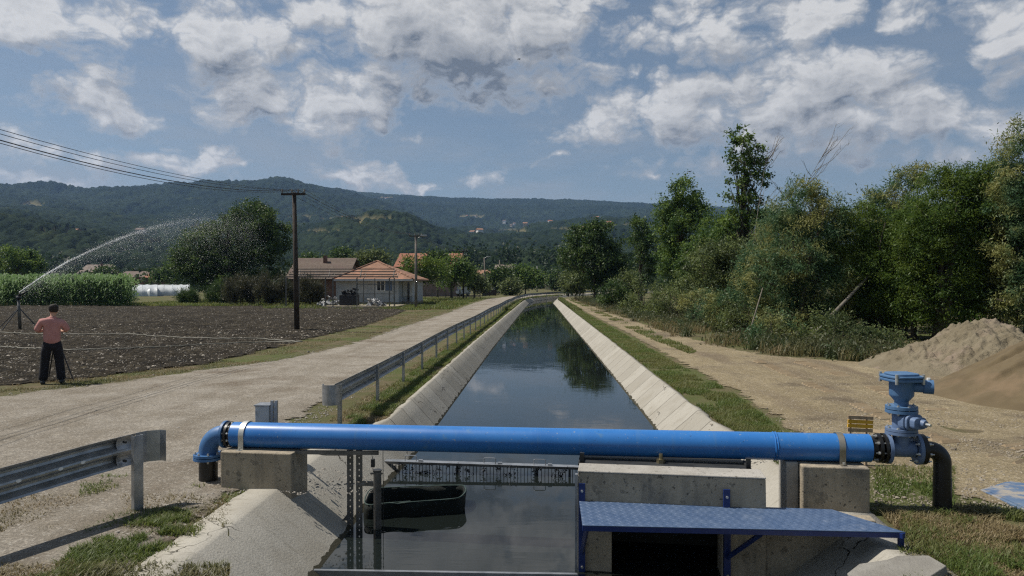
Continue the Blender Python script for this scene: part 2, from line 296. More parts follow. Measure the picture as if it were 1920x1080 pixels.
# leaves
M['leaf_dark'] = leafmat('dark_leaf', (0.0177, 0.0439, 0.0127), (0.0309, 0.0643, 0.0163), (0.0822, 0.1305, 0.0344))
M['leaf_ash'] = leafmat('ash_leaf', (0.0295, 0.0681, 0.0162), (0.0512, 0.1011, 0.0243), (0.1264, 0.195, 0.0408))
M['leaf_willow'] = leafmat('willow_leaf', (0.0434, 0.0955, 0.04), (0.0808, 0.1493, 0.0694), (0.226, 0.2325, 0.0774))
M['leaf_yellow'] = leafmat('yellow_green_leaf', (0.0458, 0.0915, 0.0179), (0.0832, 0.1371, 0.0258), (0.0957, 0.143, 0.0239), trans=.42)
M['leaf_shrub'] = leafmat('shrub_leaf', (0.0466, 0.0716, 0.0277), (0.0776, 0.1039, 0.0404), (0.1409, 0.1783, 0.0579))
M['leaf_far'] = leafmat('far_leaf', (0.0192, 0.038, 0.0158), (0.031, 0.0531, 0.0206), (0.0221, 0.0418, 0.0158), scale=.03)
M['leaf_dry'] = leafmat('dry_weed', (0.1426, 0.12, 0.057), (0.2203, 0.174, 0.0855), (0.1458, 0.1425, 0.057))
M['leaf_weed'] = leafmat('mixed_weed', (0.054, 0.0651, 0.026), (0.0945, 0.0998, 0.048), (0.045, 0.0683, 0.024), scale=.5)
M['leaf_reed'] = leafmat('grey_reed_leaf', (.042, .045, .024), (.07, .068, .038), (.05, .055, .028))
M['grass'] = leafmat('grass_blade', (0.0711, 0.1113, 0.024), (0.1162, 0.1581, 0.0385), (0.1366, 0.1455, 0.0481), trans=.4, scale=.7)
M['grass_dry'] = leafmat('dry_grass_blade', (0.1717, 0.1356, 0.0666), (0.2525, 0.201, 0.1066), (0.101, 0.1075, 0.0399), trans=.3, scale=.6)
M['corn'] = leafmat('corn_leaf', (0.069, 0.138, 0.0414), (0.1241, 0.207, 0.069), (0.0965, 0.1656, 0.0551), trans=.4)

# ------------------------------------------------------------------ mesh helpers
rng = np.random.default_rng(7)
def pnoise(x, y, seed=0):
    """smooth value noise"""
    xi, yi = np.floor(x).astype(np.int64), np.floor(y).astype(np.int64); xf, yf = x - xi, y - yi
    def h(a, b):
        n = (a * 374761393 + b * 668265263 + seed * 1442695041) & 0xffffffff
        n = ((n ^ (n >> 13)) * 1274126177) & 0xffffffff
        return ((n ^ (n >> 16)) & 0xffff) / 65535.0
    u, v = xf * xf * (3 - 2 * xf), yf * yf * (3 - 2 * yf)
    return (h(xi, yi) * (1 - u) + h(xi + 1, yi) * u) * (1 - v) + (h(xi, yi + 1) * (1 - u) + h(xi + 1, yi + 1) * u) * v
def fbm(x, y, o=4, seed=0):
    s, a = 0, .5
    for i in range(o): s = s + a * pnoise(x, y, seed + i); x, y, a = x * 2.03, y * 2.03, a * .5
    return s
def worley(x, y, seed=0):
    xi, yi = np.floor(x).astype(np.int64), np.floor(y).astype(np.int64); best = np.full(np.shape(x), 9.0)
    for dx in (-1, 0, 1):
        for dy in (-1, 0, 1):
            a, b = xi + dx, yi + dy
            n = (a * 374761393 + b * 668265263 + seed * 97531) & 0xffffffff
            n = ((n ^ (n >> 13)) * 1274126177) & 0xffffffff
            fx = ((n >> 3) & 0xfff) / 4096.0; fy = ((n >> 16) & 0xfff) / 4096.0
            best = np.minimum(best, (a + fx - x) ** 2 + (b + fy - y) ** 2)
    return np.sqrt(best)

def raw(name, v, f, mat, parent=None, smooth=False, loc=None):
    """numpy vertices (n,3) and faces (m,k) -> ONE linked mesh object"""
    v = np.asarray(v, dtype=np.float32); f = np.asarray(f, dtype=np.int32); k = f.shape[1]
    me = bpy.data.meshes.new(name)
    me.vertices.add(len(v)); me.vertices.foreach_set('co', v.ravel())
    me.loops.add(f.size); me.loops.foreach_set('vertex_index', f.ravel())
    me.polygons.add(len(f)); me.polygons.foreach_set('loop_start', np.arange(0, f.size, k, dtype=np.int32))
    me.polygons.foreach_set('loop_total', np.full(len(f), k, dtype=np.int32))
    if smooth: me.polygons.foreach_set('use_smooth', np.ones(len(f), dtype=bool))
    me.update(calc_edges=True); me.validate()
    return link(name, me, mat, parent, loc)
def link(name, me, mat, parent=None, loc=None):
    o = bpy.data.objects.new(name, me); COL.objects.link(o)
    if mat is not None: me.materials.append(mat)
    if parent is not None: o.parent = parent
    if loc is not None: o.location = loc
    return o
class MB:
    """collects shapes, then links them as ONE mesh object"""
    def __init__(s): s.bm = bmesh.new()
    def box(s, x0, x1, y0, y1, z0, z1, mtx=None):
        c = [(x, y, z) for z in (z0, z1) for y in (y0, y1) for x in (x0, x1)]
        vs = [s.bm.verts.new(Vector(p) if mtx is None else mtx @ Vector(p)) for p in c]
        for q in ((0, 2, 3, 1), (4, 5, 7, 6), (0, 1, 5, 4), (2, 6, 7, 3), (0, 4, 6, 2), (1, 3, 7, 5)): s.bm.faces.new([vs[i] for i in q])
        return s
    def prism(s, pts, z0, z1, mtx=None):
        lo = [s.bm.verts.new((mtx or Matrix()) @ Vector((p[0], p[1], z0))) for p in pts]; hi = [s.bm.verts.new((mtx or Matrix()) @ Vector((p[0], p[1], z1))) for p in pts]
        n = len(pts)
        s.bm.faces.new(lo[::-1]); s.bm.faces.new(hi)
        for i in range(n): s.bm.faces.new((lo[i], lo[(i + 1) % n], hi[(i + 1) % n], hi[i]))
        return s
    def poly(s, vs, fs):
        b = [s.bm.verts.new(v) for v in vs]
        for f in fs: s.bm.faces.new([b[i] for i in f])
        return s
    def tube(s, path, rad, n=10, cap=True):
        path = [Vector(p) for p in path]; rad = rad if hasattr(rad, '__len__') else [rad] * len(path)
        rings = []; up = None
        for i, p in enumerate(path):
            t = (path[min(i + 1, len(path) - 1)] - path[max(i - 1, 0)]).normalized()
            if up is None:
                up = Vector((0, 0, 1)) if abs(t.z) < .9 else Vector((0, 1, 0))
            a = t.cross(up).normalized(); b = a.cross(t).normalized(); up = b
            rings.append([s.bm.verts.new(p + (a * math.cos(2 * math.pi * k / n) + b * math.sin(2 * math.pi * k / n)) * rad[i]) for k in range(n)])
        for r0, r1 in zip(rings, rings[1:]):
            for k in range(n): s.bm.faces.new((r0[k], r0[(k + 1) % n], r1[(k + 1) % n], r1[k]))
        if cap: s.bm.faces.new(rings[0][::-1]); s.bm.faces.new(rings[-1])
        return s
    def sweep(s, prof, path, side):
        """closed profile [(n,z)] along ground path; side(i) = unit normal the profile's n runs along"""
        rings = []
        for i, p in enumerate(path):
            nx, ny = side(i); rings.append([s.bm.verts.new((p[0] + nx * a, p[1] + ny * a, p[2] + b)) for a, b in prof])
        n = len(prof)
        for r0, r1 in zip(rings, rings[1:]):
            for k in range(n): s.bm.faces.new((r0[k], r0[(k + 1) % n], r1[(k + 1) % n], r1[k]))
        s.bm.faces.new(rings[0][::-1]); s.bm.faces.new(rings[-1]); return s
    def build(s, name, mat, parent=None, smooth=False, bevel=0, seg=2, loc=None, auto=None):
        bmesh.ops.recalc_face_normals(s.bm, faces=s.bm.faces)
        me = bpy.data.meshes.new(name); s.bm.to_mesh(me); s.bm.free()
        if smooth or auto: me.polygons.foreach_set('use_smooth', np.ones(len(me.polygons), dtype=bool))
        if auto: me.set_sharp_from_angle(angle=R(auto))
        o = link(name, me, mat, parent, loc)
        if bevel:
            b = o.modifiers.new('bevel', 'BEVEL'); b.width = bevel; b.segments = seg; b.limit_method = 'ANGLE'
        return o
def tag(o, label=None, cat=None, group=None, kind=None):
    if label: o['label'] = label
    if cat: o['category'] = cat
    if group: o['group'] = group
    if kind: o['kind'] = kind
    return o
def thing(name, label, cat, loc=(0, 0, 0), rz=0, group=None):
    o = bpy.data.objects.new(name, None); COL.objects.link(o); o.location = loc; o.rotation_euler = (0, 0, rz); o.empty_display_size = .2
    return tag(o, label, cat, group)
def copy_tree(o, parent=None):
    c = o.copy(); COL.objects.link(c)
    if parent is not None: c.parent = parent
    for ch in list(o.children): copy_tree(ch, c)
    return c
def ip(x, xs, ys): return np.interp(x, xs, ys)

# ================================================================== SETTING
# canal crests as functions of y
cLy, cLx = [-8, 9.6, 12, 30, 55, 85, 100, 115, 128, 141, 160, 200, 258], [-2.87, -2.87, -2.49, -2.47, -2.3, -2.1, -1.9, -.9, 1.6, 5.2, 12, 33, 72]
cRy, cRx = [-8, 9.6, 12, 30, 55, 85, 100, 112, 125, 141, 160, 200, 258], [2.92, 2.92, 2.8, 2.74, 2.62, 2.5, 2.4, 2.9, 5.6, 11.2, 19, 41, 80]
cL = lambda y: ip(y, cLy, cLx); cR = lambda y: ip(y, cRy, cRx)
WZ = -0.5

def gz(x, y):
    """lie of the open ground"""
    x = np.asarray(x, float); y = np.asarray(y, float)
    n = (fbm(x * .55, y * .55, 4, 3) - .47) * .07 + (fbm(x * .09, y * .09, 3, 9) - .45) * .16
    dl = np.minimum(np.abs(x - cL(y)), np.abs(x - cR(y)))
    z = n * np.clip((dl - .25) / 1.6, 0, 1)
    for (a, b_, q, zc) in PUD:
        w = np.clip(1.6 - np.sqrt((x - a) ** 2 + (y - b_) ** 2) / q, 0, 1); w = w * w * (3 - 2 * w); z = z * (1 - w) + zc * w
    return z
PUD = []
for (px, py, q) in ((58, 833, .4), (6, 852, .75), (318, 868, .55)):
    a_, b_, _ = P(px, py); PUD.append((a_, b_, q, -.012))

ys = np.concatenate([np.arange(-8, 4, 1.0), np.arange(4, 16, .14), np.arange(16, 40, .35), np.arange(40, 100, 1.0), np.arange(100, 262, 3.0), np.geomspace(264, 9000, 24)])
ts = np.concatenate([[0.05], np.arange(.2, 6, .14), np.arange(6, 14, .3), np.arange(14, 40, .9), np.geomspace(41, 8000, 34)])
def half(sign):
    Y, T = np.meshgrid(ys, ts, indexing='ij')
    yy = np.minimum(Y, 258); l, r = cL(yy), cR(yy); m = (l + r) / 2
    c = np.where(Y > 262, m, l if sign < 0 else r)
    X = c + sign * np.where(Y > 262, T - .05, T)
    far = np.clip((T - 60) / 200, 0, 1)
    Z = gz(X, Y) * (1 - far)
    return np.stack([X, Y, Z], -1)
gv, gf = [], []
for sg in (-1, 1):
    h_ = half(sg); a, b = h_.shape[:2]; i0 = sum(len(q) for q in gv); gv.append(h_.reshape(-1, 3))
    idx = (np.arange(a * b).reshape(a, b) + i0)
    q = np.stack([idx[:-1, :-1], idx[1:, :-1], idx[1:, 1:], idx[:-1, 1:]], -1).reshape(-1, 4)
    gf.append(q if sg < 0 else q[:, ::-1])
m, nt, b = newmat('ground_soil_and_turf')
g = N(nt, 'ShaderNodeNewGeometry'); pos = g.outputs['Position']
c = mixc(nt, ramp(nt, noise(nt, pos, 1.3, 8, .65), .38, .62), (.13, .105, .066), (.085, .088, .038))
c = mixc(nt, ramp(nt, noise(nt, pos, .3, 6, .6), .45, .62), c, (.075, .092, .03))
c = mixc(nt, mth(nt, 'MULTIPLY', ramp(nt, noise(nt, pos, 60, 5, .7), .5, .7), .5), c, (.22, .18, .12))
nt.links.new(c, b.inputs['Base Color']); b.inputs['Roughness'].default_value = .97; b.inputs['Specular IOR Level'].default_value = .1
bp = N(nt, 'ShaderNodeBump'); bp.inputs['Strength'].default_value = .8; bp.inputs['Distance'].default_value = .04
nt.links.new(noise(nt, pos, 26, 8, .7), bp.inputs['Height']); nt.links.new(bp.outputs[0], b.inputs['Normal'])
tag(raw('ground', np.concatenate(gv), np.concatenate(gf), m, smooth=True), kind='structure')

def sheet(name, ys, lf, rf, nx, zoff, mat, soft=.8, zfun=None, power=1.0, softend=0):
    ys = np.asarray(ys, float); l, r = lf(ys), rf(ys)
    u = np.linspace(0, 1, nx) ** power
    X = l[:, None] + (r - l)[:, None] * u[None]; Y = np.repeat(ys[:, None], nx, 1)
    e = np.minimum(X - l[:, None], r[:, None] - X)
    if softend: e = np.minimum(e, np.minimum(Y - ys[0], ys[-1] - Y))
    tp_ = np.clip(e / soft - .15, 0, 1)
    Z = gz(X, Y) + .012 + (zoff - .012) * tp_
    if zfun is not None: Z = Z + zfun(X, Y) * tp_
    v = np.stack([X, Y, Z], -1).reshape(-1, 3); a, b = len(ys), nx; idx = np.arange(a * b).reshape(a, b)
    f = np.stack([idx[:-1, :-1], idx[:-1, 1:], idx[1:, 1:], idx[1:, :-1]], -1).reshape(-1, 4)
    e = np.minimum(X - l[:, None], r[:, None] - X)
    if softend: e = np.minimum(e, np.minimum(Y - ys[0], ys[-1] - Y))
    e = np.clip(e / soft, 0, 1.6)
    o = raw(name, v, f, mat, smooth=True)
    at = o.data.attributes.new('edge', 'FLOAT', 'POINT'); at.data.foreach_set('value', e.ravel().astype(np.float32))
    return tag(o, kind='structure')

# gravel road
M['gravel'] = sheetmat('gravel_road_surface', (0.2158, 0.1895, 0.1513), (0.2924, 0.2654, 0.2236), (0.1532, 0.124, 0.0928), 1.1, .4, 40, 1.0, .03, speck=((.36, .335, .29), 19, .3), lo3=.52, hi3=.68,
                       stripe=((1.1, .05, 1), (.175, .15, .115), .6), cells=(42, .4))
RL = lambda y: ip(y, [-5, 9, 14, 16.4, 18.7, 20.8, 26, 41, 55, 86, 105, 125, 150, 190], [-27, -15.5, -11.2, -10.0, -9.2, -8.3, -7.6, -7.6, -7.5, -8.1, -7.8, -5.6, 2.4, 21])
RR = lambda y: ip(y, [-5, 8.5, 10.5, 14, 20, 60, 90, 105, 125, 150, 190], [-2.95, -3.0, -3.55, -3.7, -3.65, -3.5, -3.2, -2.7, .2, 8, 28])
ry = np.concatenate([np.arange(-5, 5, .6), np.arange(5, 18, .12), np.arange(18, 45, .35), np.arange(45, 190, 1.5)])
sheet('gravel_road', ry, RL, RR, 110, .014, M['gravel'], .9, lambda x, y: .012 * (fbm(x * .8, y * .15, 3, 77) - .3) + .01)
# ploughed field
M['soil'] = sheetmat('ploughed_soil', (0.0359, 0.0295, 0.0205), (0.0599, 0.0508, 0.0357), (0.0288, 0.0241, 0.0172), 2.2, .4, 20, 1.0, .12, speck=((.20, .18, .15), 8, .17), lo3=.45, hi3=.65, cells=(11, 1.0))
FR = lambda y: ip(y, [-5, 9, 15.2, 16.4, 18.7, 20.4, 28, 38, 50, 60, 63, 66, 71], [-28.5, -17, -11.6, -10.7, -9.8, -9.1, -9.1, -9.0, -9.8, -10.8, -12, -17, -25])
FL = lambda y: np.full(np.shape(y), -95.0)
def furrow(x, y):
    return .07 * np.sin((y + .18 * x) * 2 * math.pi / .75 + 1.5 * fbm(x * .3, y * .3, 2, 5)) * .5 + (fbm(x * 2.6, y * 2.6, 4, 21) - .47) * .20
sheet('ploughed_field', np.concatenate([np.arange(2, 12, .5), np.arange(12, 40, .12), np.arange(40, 71, .25)]), FL, lambda y: FR(y), 420, .05, M['soil'], .9, furrow, power=.62, softend=1)
# dirt track and yard on the right
M['dirt'] = sheetmat('sandy_dirt', (0.217, 0.1766, 0.1084), (0.2849, 0.2367, 0.1526), (0.1357, 0.1095, 0.0746), .9, .45, 36, 1.0, .03, lo3=.5, hi3=.66, speck=((.45, .4, .33), 20, .25), stripe=((.9, .12, 1), (.15, .118, .082), .8), cells=(40, .4))
DL = lambda y: ip(y, [7.4, 9, 11, 15, 21, 32, 45, 80, 107], [4.6, 3.75, 3.65, 3.85, 3.8, 3.8, 3.6, 3.15, 3.3])
DR = lambda y: ip(y, [7.4, 14, 18, 19.5, 21, 23, 32, 45, 80, 107], [45, 32, 17, 11.5, 9.2, 7.2, 6.3, 6.0, 5.3, 5.2])
sheet('dirt_track', np.concatenate([np.arange(7.4, 18, .12), np.arange(18, 45, .3), np.arange(45, 107, 1.2)]), DL, DR, 90, .016, M['dirt'], .55, lambda x, y: (fbm(x * 1.4, y * 1.4, 3, 31) - .45) * .06, power=1.8, softend=1)
# tyre marks pressed up in the dirt
tb = MB()
for pth, w in ([(1500, 682), (1560, 702), (1620, 722), (1685, 748), (1760, 775)], .42), ([(1600, 828), (1680, 818), (1760, 830), (1850, 862), (1925, 880)], .36), ([(1560, 742), (1660, 790), (1800, 850)], .32), ([(1720, 800), (1800, 812), (1925, 850)], .36), ([(1420, 680), (1500, 716), (1560, 742)], .3):
    pts = [Vector(P(*q)) for q in pth]
    for a_, b_ in zip(pts, pts[1:]):
        L_ = (b_ - a_).length; t = (b_ - a_) / L_; nrm = Vector((-t.y, t.x, 0)); k = int(L_ / .15)
        for i in range(k):
            c_ = a_ + t * (L_ * (i + .5) / k); z_ = float(gz(c_.x, c_.y)) + .012
            if random.random() < .2 or fbm(np.array(c_.x * .9), np.array(c_.y * .9), 2, 3) < .34: continue
            mt = Matrix.Translation((c_.x, c_.y, z_)) @ Matrix.Rotation(math.atan2(nrm.y, nrm.x) + .25, 4, 'Z')
            h0 = .022 + random.random() * .02
            tb.poly([mt @ Vector(q) for q in ((-w / 2, -.045, 0), (w / 2 * random.uniform(.7, 1), -.045, 0), (w / 2 * random.uniform(.7, 1), .045, 0), (-w / 2, .045, 0), (-w / 2 + .03, 0, h0), (w / 2 - .03, 0, h0))], [(0, 1, 5, 4), (2, 3, 4, 5), (0, 4, 3), (1, 2, 5)])
M['dirtplain'] = pm('trodden_dirt', (0.2203, 0.1652, 0.1004), (0.2657, 0.2074, 0.1328), 2, .95, .6, 40)
tag(tb.build('tyre_tracks', M['dirtplain']), kind='structure')
# puddles on the gravel
M['puddle'] = pm('puddle_water', (.07, .06, .045), (.09, .078, .06), 1, .06, 0, spec=.5)
for (px, py, rx, ry_) in ((58, 833, .24, .16), (6, 852, .5, .42), (318, 868, .36, .12)):
    x, y, _ = P(px, py); n = 26; vs = []
    for k in range(n):
        a_ = 2 * math.pi * k / n; q = 1 + .35 * math.sin(2 * a_ + px) + .2 * math.sin(5 * a_ + py); vs.append((x + rx * q * math.cos(a_), y + ry_ * q * math.sin(a_)))
    zz = -.012 + .017
    tag(MB().prism(vs, zz - .03, zz).build('puddle', M['puddle']), kind='structure')

# concrete lining of the canal
def liningmat():
    m, nt, b = newmat('canal_concrete'); g = N(nt, 'ShaderNodeNewGeometry'); pos = g.outputs['Position']
    sp = N(nt, 'ShaderNodeSeparateXYZ'); nt.links.new(pos, sp.inputs[0])
    yw = mth(nt, 'ADD', sp.outputs[1], mth(nt, 'MULTIPLY', noise(nt, pos, .9, 3), .12))
    fl = mth(nt, 'FLOOR', yw); fr = mth(nt, 'FRACT', yw)
    wn_ = N(nt, 'ShaderNodeTexWhiteNoise', noise_dimensions='1D'); nt.links.new(fl, wn_.inputs['W'])
    base = mixc(nt, wn_.outputs['Value'], (.30, .283, .242), (.385, .367, .32))
    c = mixc(nt, ramp(nt, noise(nt, pos, 1.6, 7, .65), .44, .7), base, (.30, .28, .235))
    c = mixc(nt, mth(nt, 'MULTIPLY', ramp(nt, noise(nt, pos, 22, 5, .7), .5, .72), .5), c, (.24, .225, .19))
    jo = mth(nt, 'LESS_THAN', fr, .022)
    far_only = mth(nt, 'GREATER_THAN', sp.outputs[1], 11.5)
    jo = mth(nt, 'MULTIPLY', jo, far_only)
    c = mixc(nt, jo, c, (.07, .062, .05))
    c = mixc(nt, mth(nt, 'MULTIPLY', ramp(nt, noise(nt, pos, 70, 4, .7), .42, .7), .45), c, (.2, .185, .155))
    br_ = N(nt, 'ShaderNodeMapping'); br_.inputs['Scale'].default_value = (1.2, 9, 1.2); nt.links.new(pos, br_.inputs[0])
    c = mixc(nt, mth(nt, 'MULTIPLY', ramp(nt, noise(nt, br_.outputs[0], 2.2, 6, .65), .52, .68), .42), c, (.19, .175, .14))
    vc = N(nt, 'ShaderNodeTexVoronoi', feature='DISTANCE_TO_EDGE'); vc.inputs['Scale'].default_value = .8
    wv_ = N(nt, 'ShaderNodeVectorMath', operation='ADD'); nz_ = N(nt, 'ShaderNodeTexNoise'); nz_.inputs['Scale'].default_value = 3; nz_.inputs['Detail'].default_value = 5; nt.links.new(pos, nz_.inputs['Vector'])
    sc3 = N(nt, 'ShaderNodeVectorMath', operation='SCALE'); nt.links.new(nz_.outputs['Color'], sc3.inputs[0]); sc3.inputs['Scale'].default_value = .5; nt.links.new(pos, wv_.inputs[0]); nt.links.new(sc3.outputs[0], wv_.inputs[1]); nt.links.new(wv_.outputs[0], vc.inputs['Vector'])
    c = mixc(nt, mth(nt, 'MULTIPLY', mth(nt, 'LESS_THAN', vc.outputs['Distance'], .0055), ramp(nt, noise(nt, pos, .7, 2), .48, .56)), c, (.06, .055, .045))
    # algae line just over the water
    wet = mth(nt, 'LESS_THAN', mth(nt, 'ADD', sp.outputs[2], mth(nt, 'MULTIPLY', noise(nt, pos, 5, 5), .10)), WZ + .085)
    c = mixc(nt, wet, c, (.045, .042, .028))
    nt.links.new(c, b.inputs['Base Color']); b.inputs['Roughness'].default_value = .93; b.inputs['Specular IOR Level'].default_value = .2
    bp = N(nt, 'ShaderNodeBump'); bp.inputs['Strength'].default_value = .7; bp.inputs['Distance'].default_value = .012
    nt.links.new(mth(nt, 'ADD', noise(nt, pos, 45, 7, .7), mth(nt, 'MULTIPLY', jo, -2.0)), bp.inputs['Height']); nt.links.new(bp.outputs[0], b.inputs['Normal']); return m
M['lining'] = liningmat()
def lining(sign):
    yy = np.concatenate([np.arange(-6, 5, .8), np.arange(5, 14, .1), np.arange(14, 100, .5), np.arange(100, 256, 2.0)])
    cx = (cL if sign < 0 else cR)(yy)
    run = ip(yy, [-6, 9.6, 12, 300], [1.38, 1.38, .92, .92]) if sign < 0 else ip(yy, [-6, 9.6, 12, 300], [1.25, 1.25, 1.12, 1.12])
    strip = ip(yy, [-6, 8.8, 10.5, 12, 300], [.36, .36, .25, .10, .10])
    cols = [(strip, -.12), (strip, .022), (np.full_like(yy, .03), .034), (np.zeros_like(yy), .022)]
    rows = []
    jit = (fbm(yy * 3.1, yy * 0 + sign, 4, 41) - .47)
    for k, (off, z) in enumerate(cols): rows.append(np.stack([cx + sign * (off + (jit * .12 if k < 2 else 0)), yy, np.full_like(yy, z)], -1))
    for k in range(1, 9):
        dz = k / 8 * 1.5; n_ = (fbm(yy * 2.2, yy * 0 + k * .7, 3, 50 + k) - .45) * .012
        rows.append(np.stack([cx - sign * run * dz, yy, np.full_like(yy, .022 - dz) + n_], -1))
    A = np.stack(rows, 1); a, b = A.shape[:2]; idx = np.arange(a * b).reshape(a, b)
    f = np.stack([idx[:-1, :-1], idx[1:, :-1], idx[1:, 1:], idx[:-1, 1:]], -1).reshape(-1, 4)
    if sign < 0: f = f[:, ::-1]
    return A.reshape(-1, 3), f
(v1, f1), (v2, f2) = lining(-1), lining(1)
o = raw('canal_lining', np.concatenate([v1, v2]), np.concatenate([f1, f2 + len(v1)]), M['lining'])
tag(o, kind='structure')
# canal water
m, nt, b = newmat('canal_water'); g = N(nt, 'ShaderNodeNewGeometry'); pos = g.outputs['Position']
b.inputs['Base Color'].default_value = (.009, .012, .011, 1); b.inputs['Roughness'].default_value = .015; b.inputs['IOR'].default_value = 1.38
mp = N(nt, 'ShaderNodeMapping'); mp.inputs['Scale'].default_value = (1.0, .45, 1); nt.links.new(pos, mp.inputs[0])
rp = noise(nt, mp.outputs[0], 6.5, 5, .55); area = ramp(nt, noise(nt, pos, .55, 3), .42, .66)
mp2 = N(nt, 'ShaderNodeMapping'); mp2.inputs['Scale'].default_value = (.8, 4.2, 1); nt.links.new(pos, mp2.inputs[0])
rp2 = noise(nt, mp2.outputs[0], 3.0, 3, .5)
bp = N(nt, 'ShaderNodeBump'); bp.inputs['Strength'].default_value = .085; bp.inputs['Distance'].default_value = .012
nt.links.new(mth(nt, 'ADD', mth(nt, 'MULTIPLY', rp, mth(nt, 'MULTIPLY_ADD', area, .7, .12)), mth(nt, 'MULTIPLY', rp2, mth(nt, 'MULTIPLY_ADD', area, .8, .1))), bp.inputs['Height']); nt.links.new(bp.outputs[0], b.inputs['Normal'])
yy = np.concatenate([np.arange(6.93, 100, 1.0), np.arange(100, 256, 3.0)])
A = np.stack([np.stack([cL(yy) + .1, yy, yy * 0 + WZ], -1), np.stack([cR(yy) - .1, yy, yy * 0 + WZ], -1)], 1)
idx = np.arange(2 * len(yy)).reshape(-1, 2)
f = np.stack([idx[:-1, 0], idx[:-1, 1], idx[1:, 1], idx[1:, 0]], -1)
tag(raw('canal_water', A.reshape(-1, 3), f, m), kind='structure')
tag(raw('tail_water', [(-2.6, -6, -1.25), (2.6, -6, -1.25), (2.6, 6.9, -1.25), (-2.6, 6.9, -1.25)], [(0, 1, 2, 3)], m), kind='structure')

# hills: wooded terrain, one sheet from 300 m out to the last ridge
HP = np.array([-700, -300, 0, 100, 150, 230, 300, 370, 430, 500, 540, 600, 680, 760, 850, 950, 1050, 1150, 1220, 1330, 1450, 1600, 1900, 2400, 2900], float)
far_py = np.array([355, 345, 338, 350, 358, 350, 346, 344, 342, 334, 338, 345, 356, 362, 366, 368, 370, 374, 378, 384, 392, 400, 405, 420, 430], float)
DD = [300, 420, 600, 900, 1300, 1700, 2300, 3100, 3600, 4300]
def prof(px):
    """py seen at each distance"""
    fp = np.interp(px, HP, far_py)
    p420 = np.interp(px, [-300, 0, 300, 340, 700, 1100, 1400], [500, 502, 515, 520, 505, 505, 512])
    p600 = np.interp(px, [-300, 0, 60, 150, 250, 330, 420, 560, 1000, 1400], [405, 418, 428, 448, 470, 486, 500, 492, 488, 500])
    p900 = np.interp(px, [-300, 0, 150, 330, 450, 560, 640, 700, 760, 830, 950, 1100, 1400], [398, 412, 438, 460, 475, 458, 425, 415, 420, 458, 468, 462, 480])
    p1300 = np.interp(px, [-300, 0, 300, 460, 560, 640, 700, 770, 840, 950, 1050, 1150, 1400], [380, 400, 428, 436, 426, 416, 410, 418, 452, 446, 430, 425, 450])
    p1700 = np.interp(px, [-300, 0, 200, 400, 560, 700, 840, 960, 1100, 1400], [368, 372, 390, 408, 405, 404, 442, 440, 416, 430])
    t = np.clip((px - 560) / 260, 0, 1)
    p2300 = np.interp(px, [-300, 0, 300, 520, 600, 700, 790, 870, 1000, 1200], [346, 339, 346, 334.5, 352, 378, 412, 434, 424, 405]) * 1.0
    p2300 = np.where(px < 540, np.maximum(fp, 0), p2300)
    p3100 = np.where(px < 540, fp + 14, fp + 12)
    p3600 = np.where(px < 540, fp + 26, fp)
    return [np.full_like(px, 532.0), p420, p600, p900, p1300, p1700, p2300, p3100, p3600, fp + 40]
pxs = np.arange(-700, 2900, 2.6); dds = np.geomspace(300, 4300, 480)
prs = np.stack(prof(pxs), 0); prs[5:9] += 7                       # (k, px)
ld = np.log(dds); lk = np.log(DD)
ii = np.clip(np.searchsorted(lk, ld, side='right') - 1, 0, len(DD) - 2); tt = (ld - lk[ii]) / (lk[ii + 1] - lk[ii]); tt = tt * tt * (3 - 2 * tt)
PYg = prs[ii] * (1 - tt[:, None]) + prs[ii + 1] * tt[:, None]
Yg = np.repeat(dds[:, None], len(pxs), 1); Xg = (pxs[None] - 1012) * Yg / F; Zg = CH + (531 - PYg) * Yg / F
wig = (fbm(Xg / 260, Yg / 260, 4, 61) - .47) * 46 * np.clip((Yg - 500) / 900, 0, 1) * np.clip((3300 - Yg) / 900, 0.12, 1)
gul = (-np.abs(fbm(Xg / 420, Yg / 520, 3, 66) - .5) * 150 + 16) * np.clip((Yg - 700) / 900, 0, 1) * np.clip((3300 - Yg) / 900, 0.12, 1) + (fbm(Xg / 90, Yg / 90, 3, 69) - .47) * 26 * np.clip((Yg - 500) / 500, 0, 1) * np.clip((3400 - Yg) / 900, 0.2, 1)
Zg = Zg + wig + gul
# clearings and meadows on the slopes
spots = [(38, 383, 26, 5), (110, 442, 60, 5), (372, 430, 24, 4), (590, 440, 40, 4), (690, 416, 46, 4), (620, 412, 26, 3), (255, 465, 40, 4), (1180, 428, 40, 3), (960, 436, 30, 3), (880, 408, 30, 2.5), (720, 372, 14, 2), (560, 410, 30, 3), (1090, 436, 60, 4)]
PYs = 531 - (Zg - CH) * F / Yg
PXs = np.repeat(pxs[None], len(dds), 0)
clr = np.zeros_like(Zg)
for (sx, sy, wx, wy) in spots:
    n_ = (fbm(PXs / 14, PYs / 5, 3, int(sx)) - .5) * .9
    clr = np.maximum(clr, (((PXs - sx) / wx) ** 2 + ((PYs - sy) / wy) ** 2 + n_ < .8) * 1.0)
k_ = np.clip((Yg - 700) / 900, 0, 1); qx, qy = fbm(Xg / 40, Yg / 40, 2, 91) * 1.2, fbm(Xg / 40, Yg / 40, 2, 95) * 1.2
w_ = worley(Xg / 9 + qx, Yg / 11 + qy, 5) * (1 - k_) + worley(Xg / 17 + qx, Yg / 21 + qy, 6) * k_; big = fbm(Xg / 60, Yg / 60, 3, 71)
crown = np.clip(1 - w_ * w_ * 1.5, 0, 1) * (5 + 9 * big) * (1 + .35 * k_)
crown = crown * np.clip((Yg - 305) / 60, 0, 1) * (1 - clr)
Zg = Zg + crown - 1.0 * (Yg < 310)
a, b_ = Zg.shape; idx = np.arange(a * b_).reshape(a, b_)
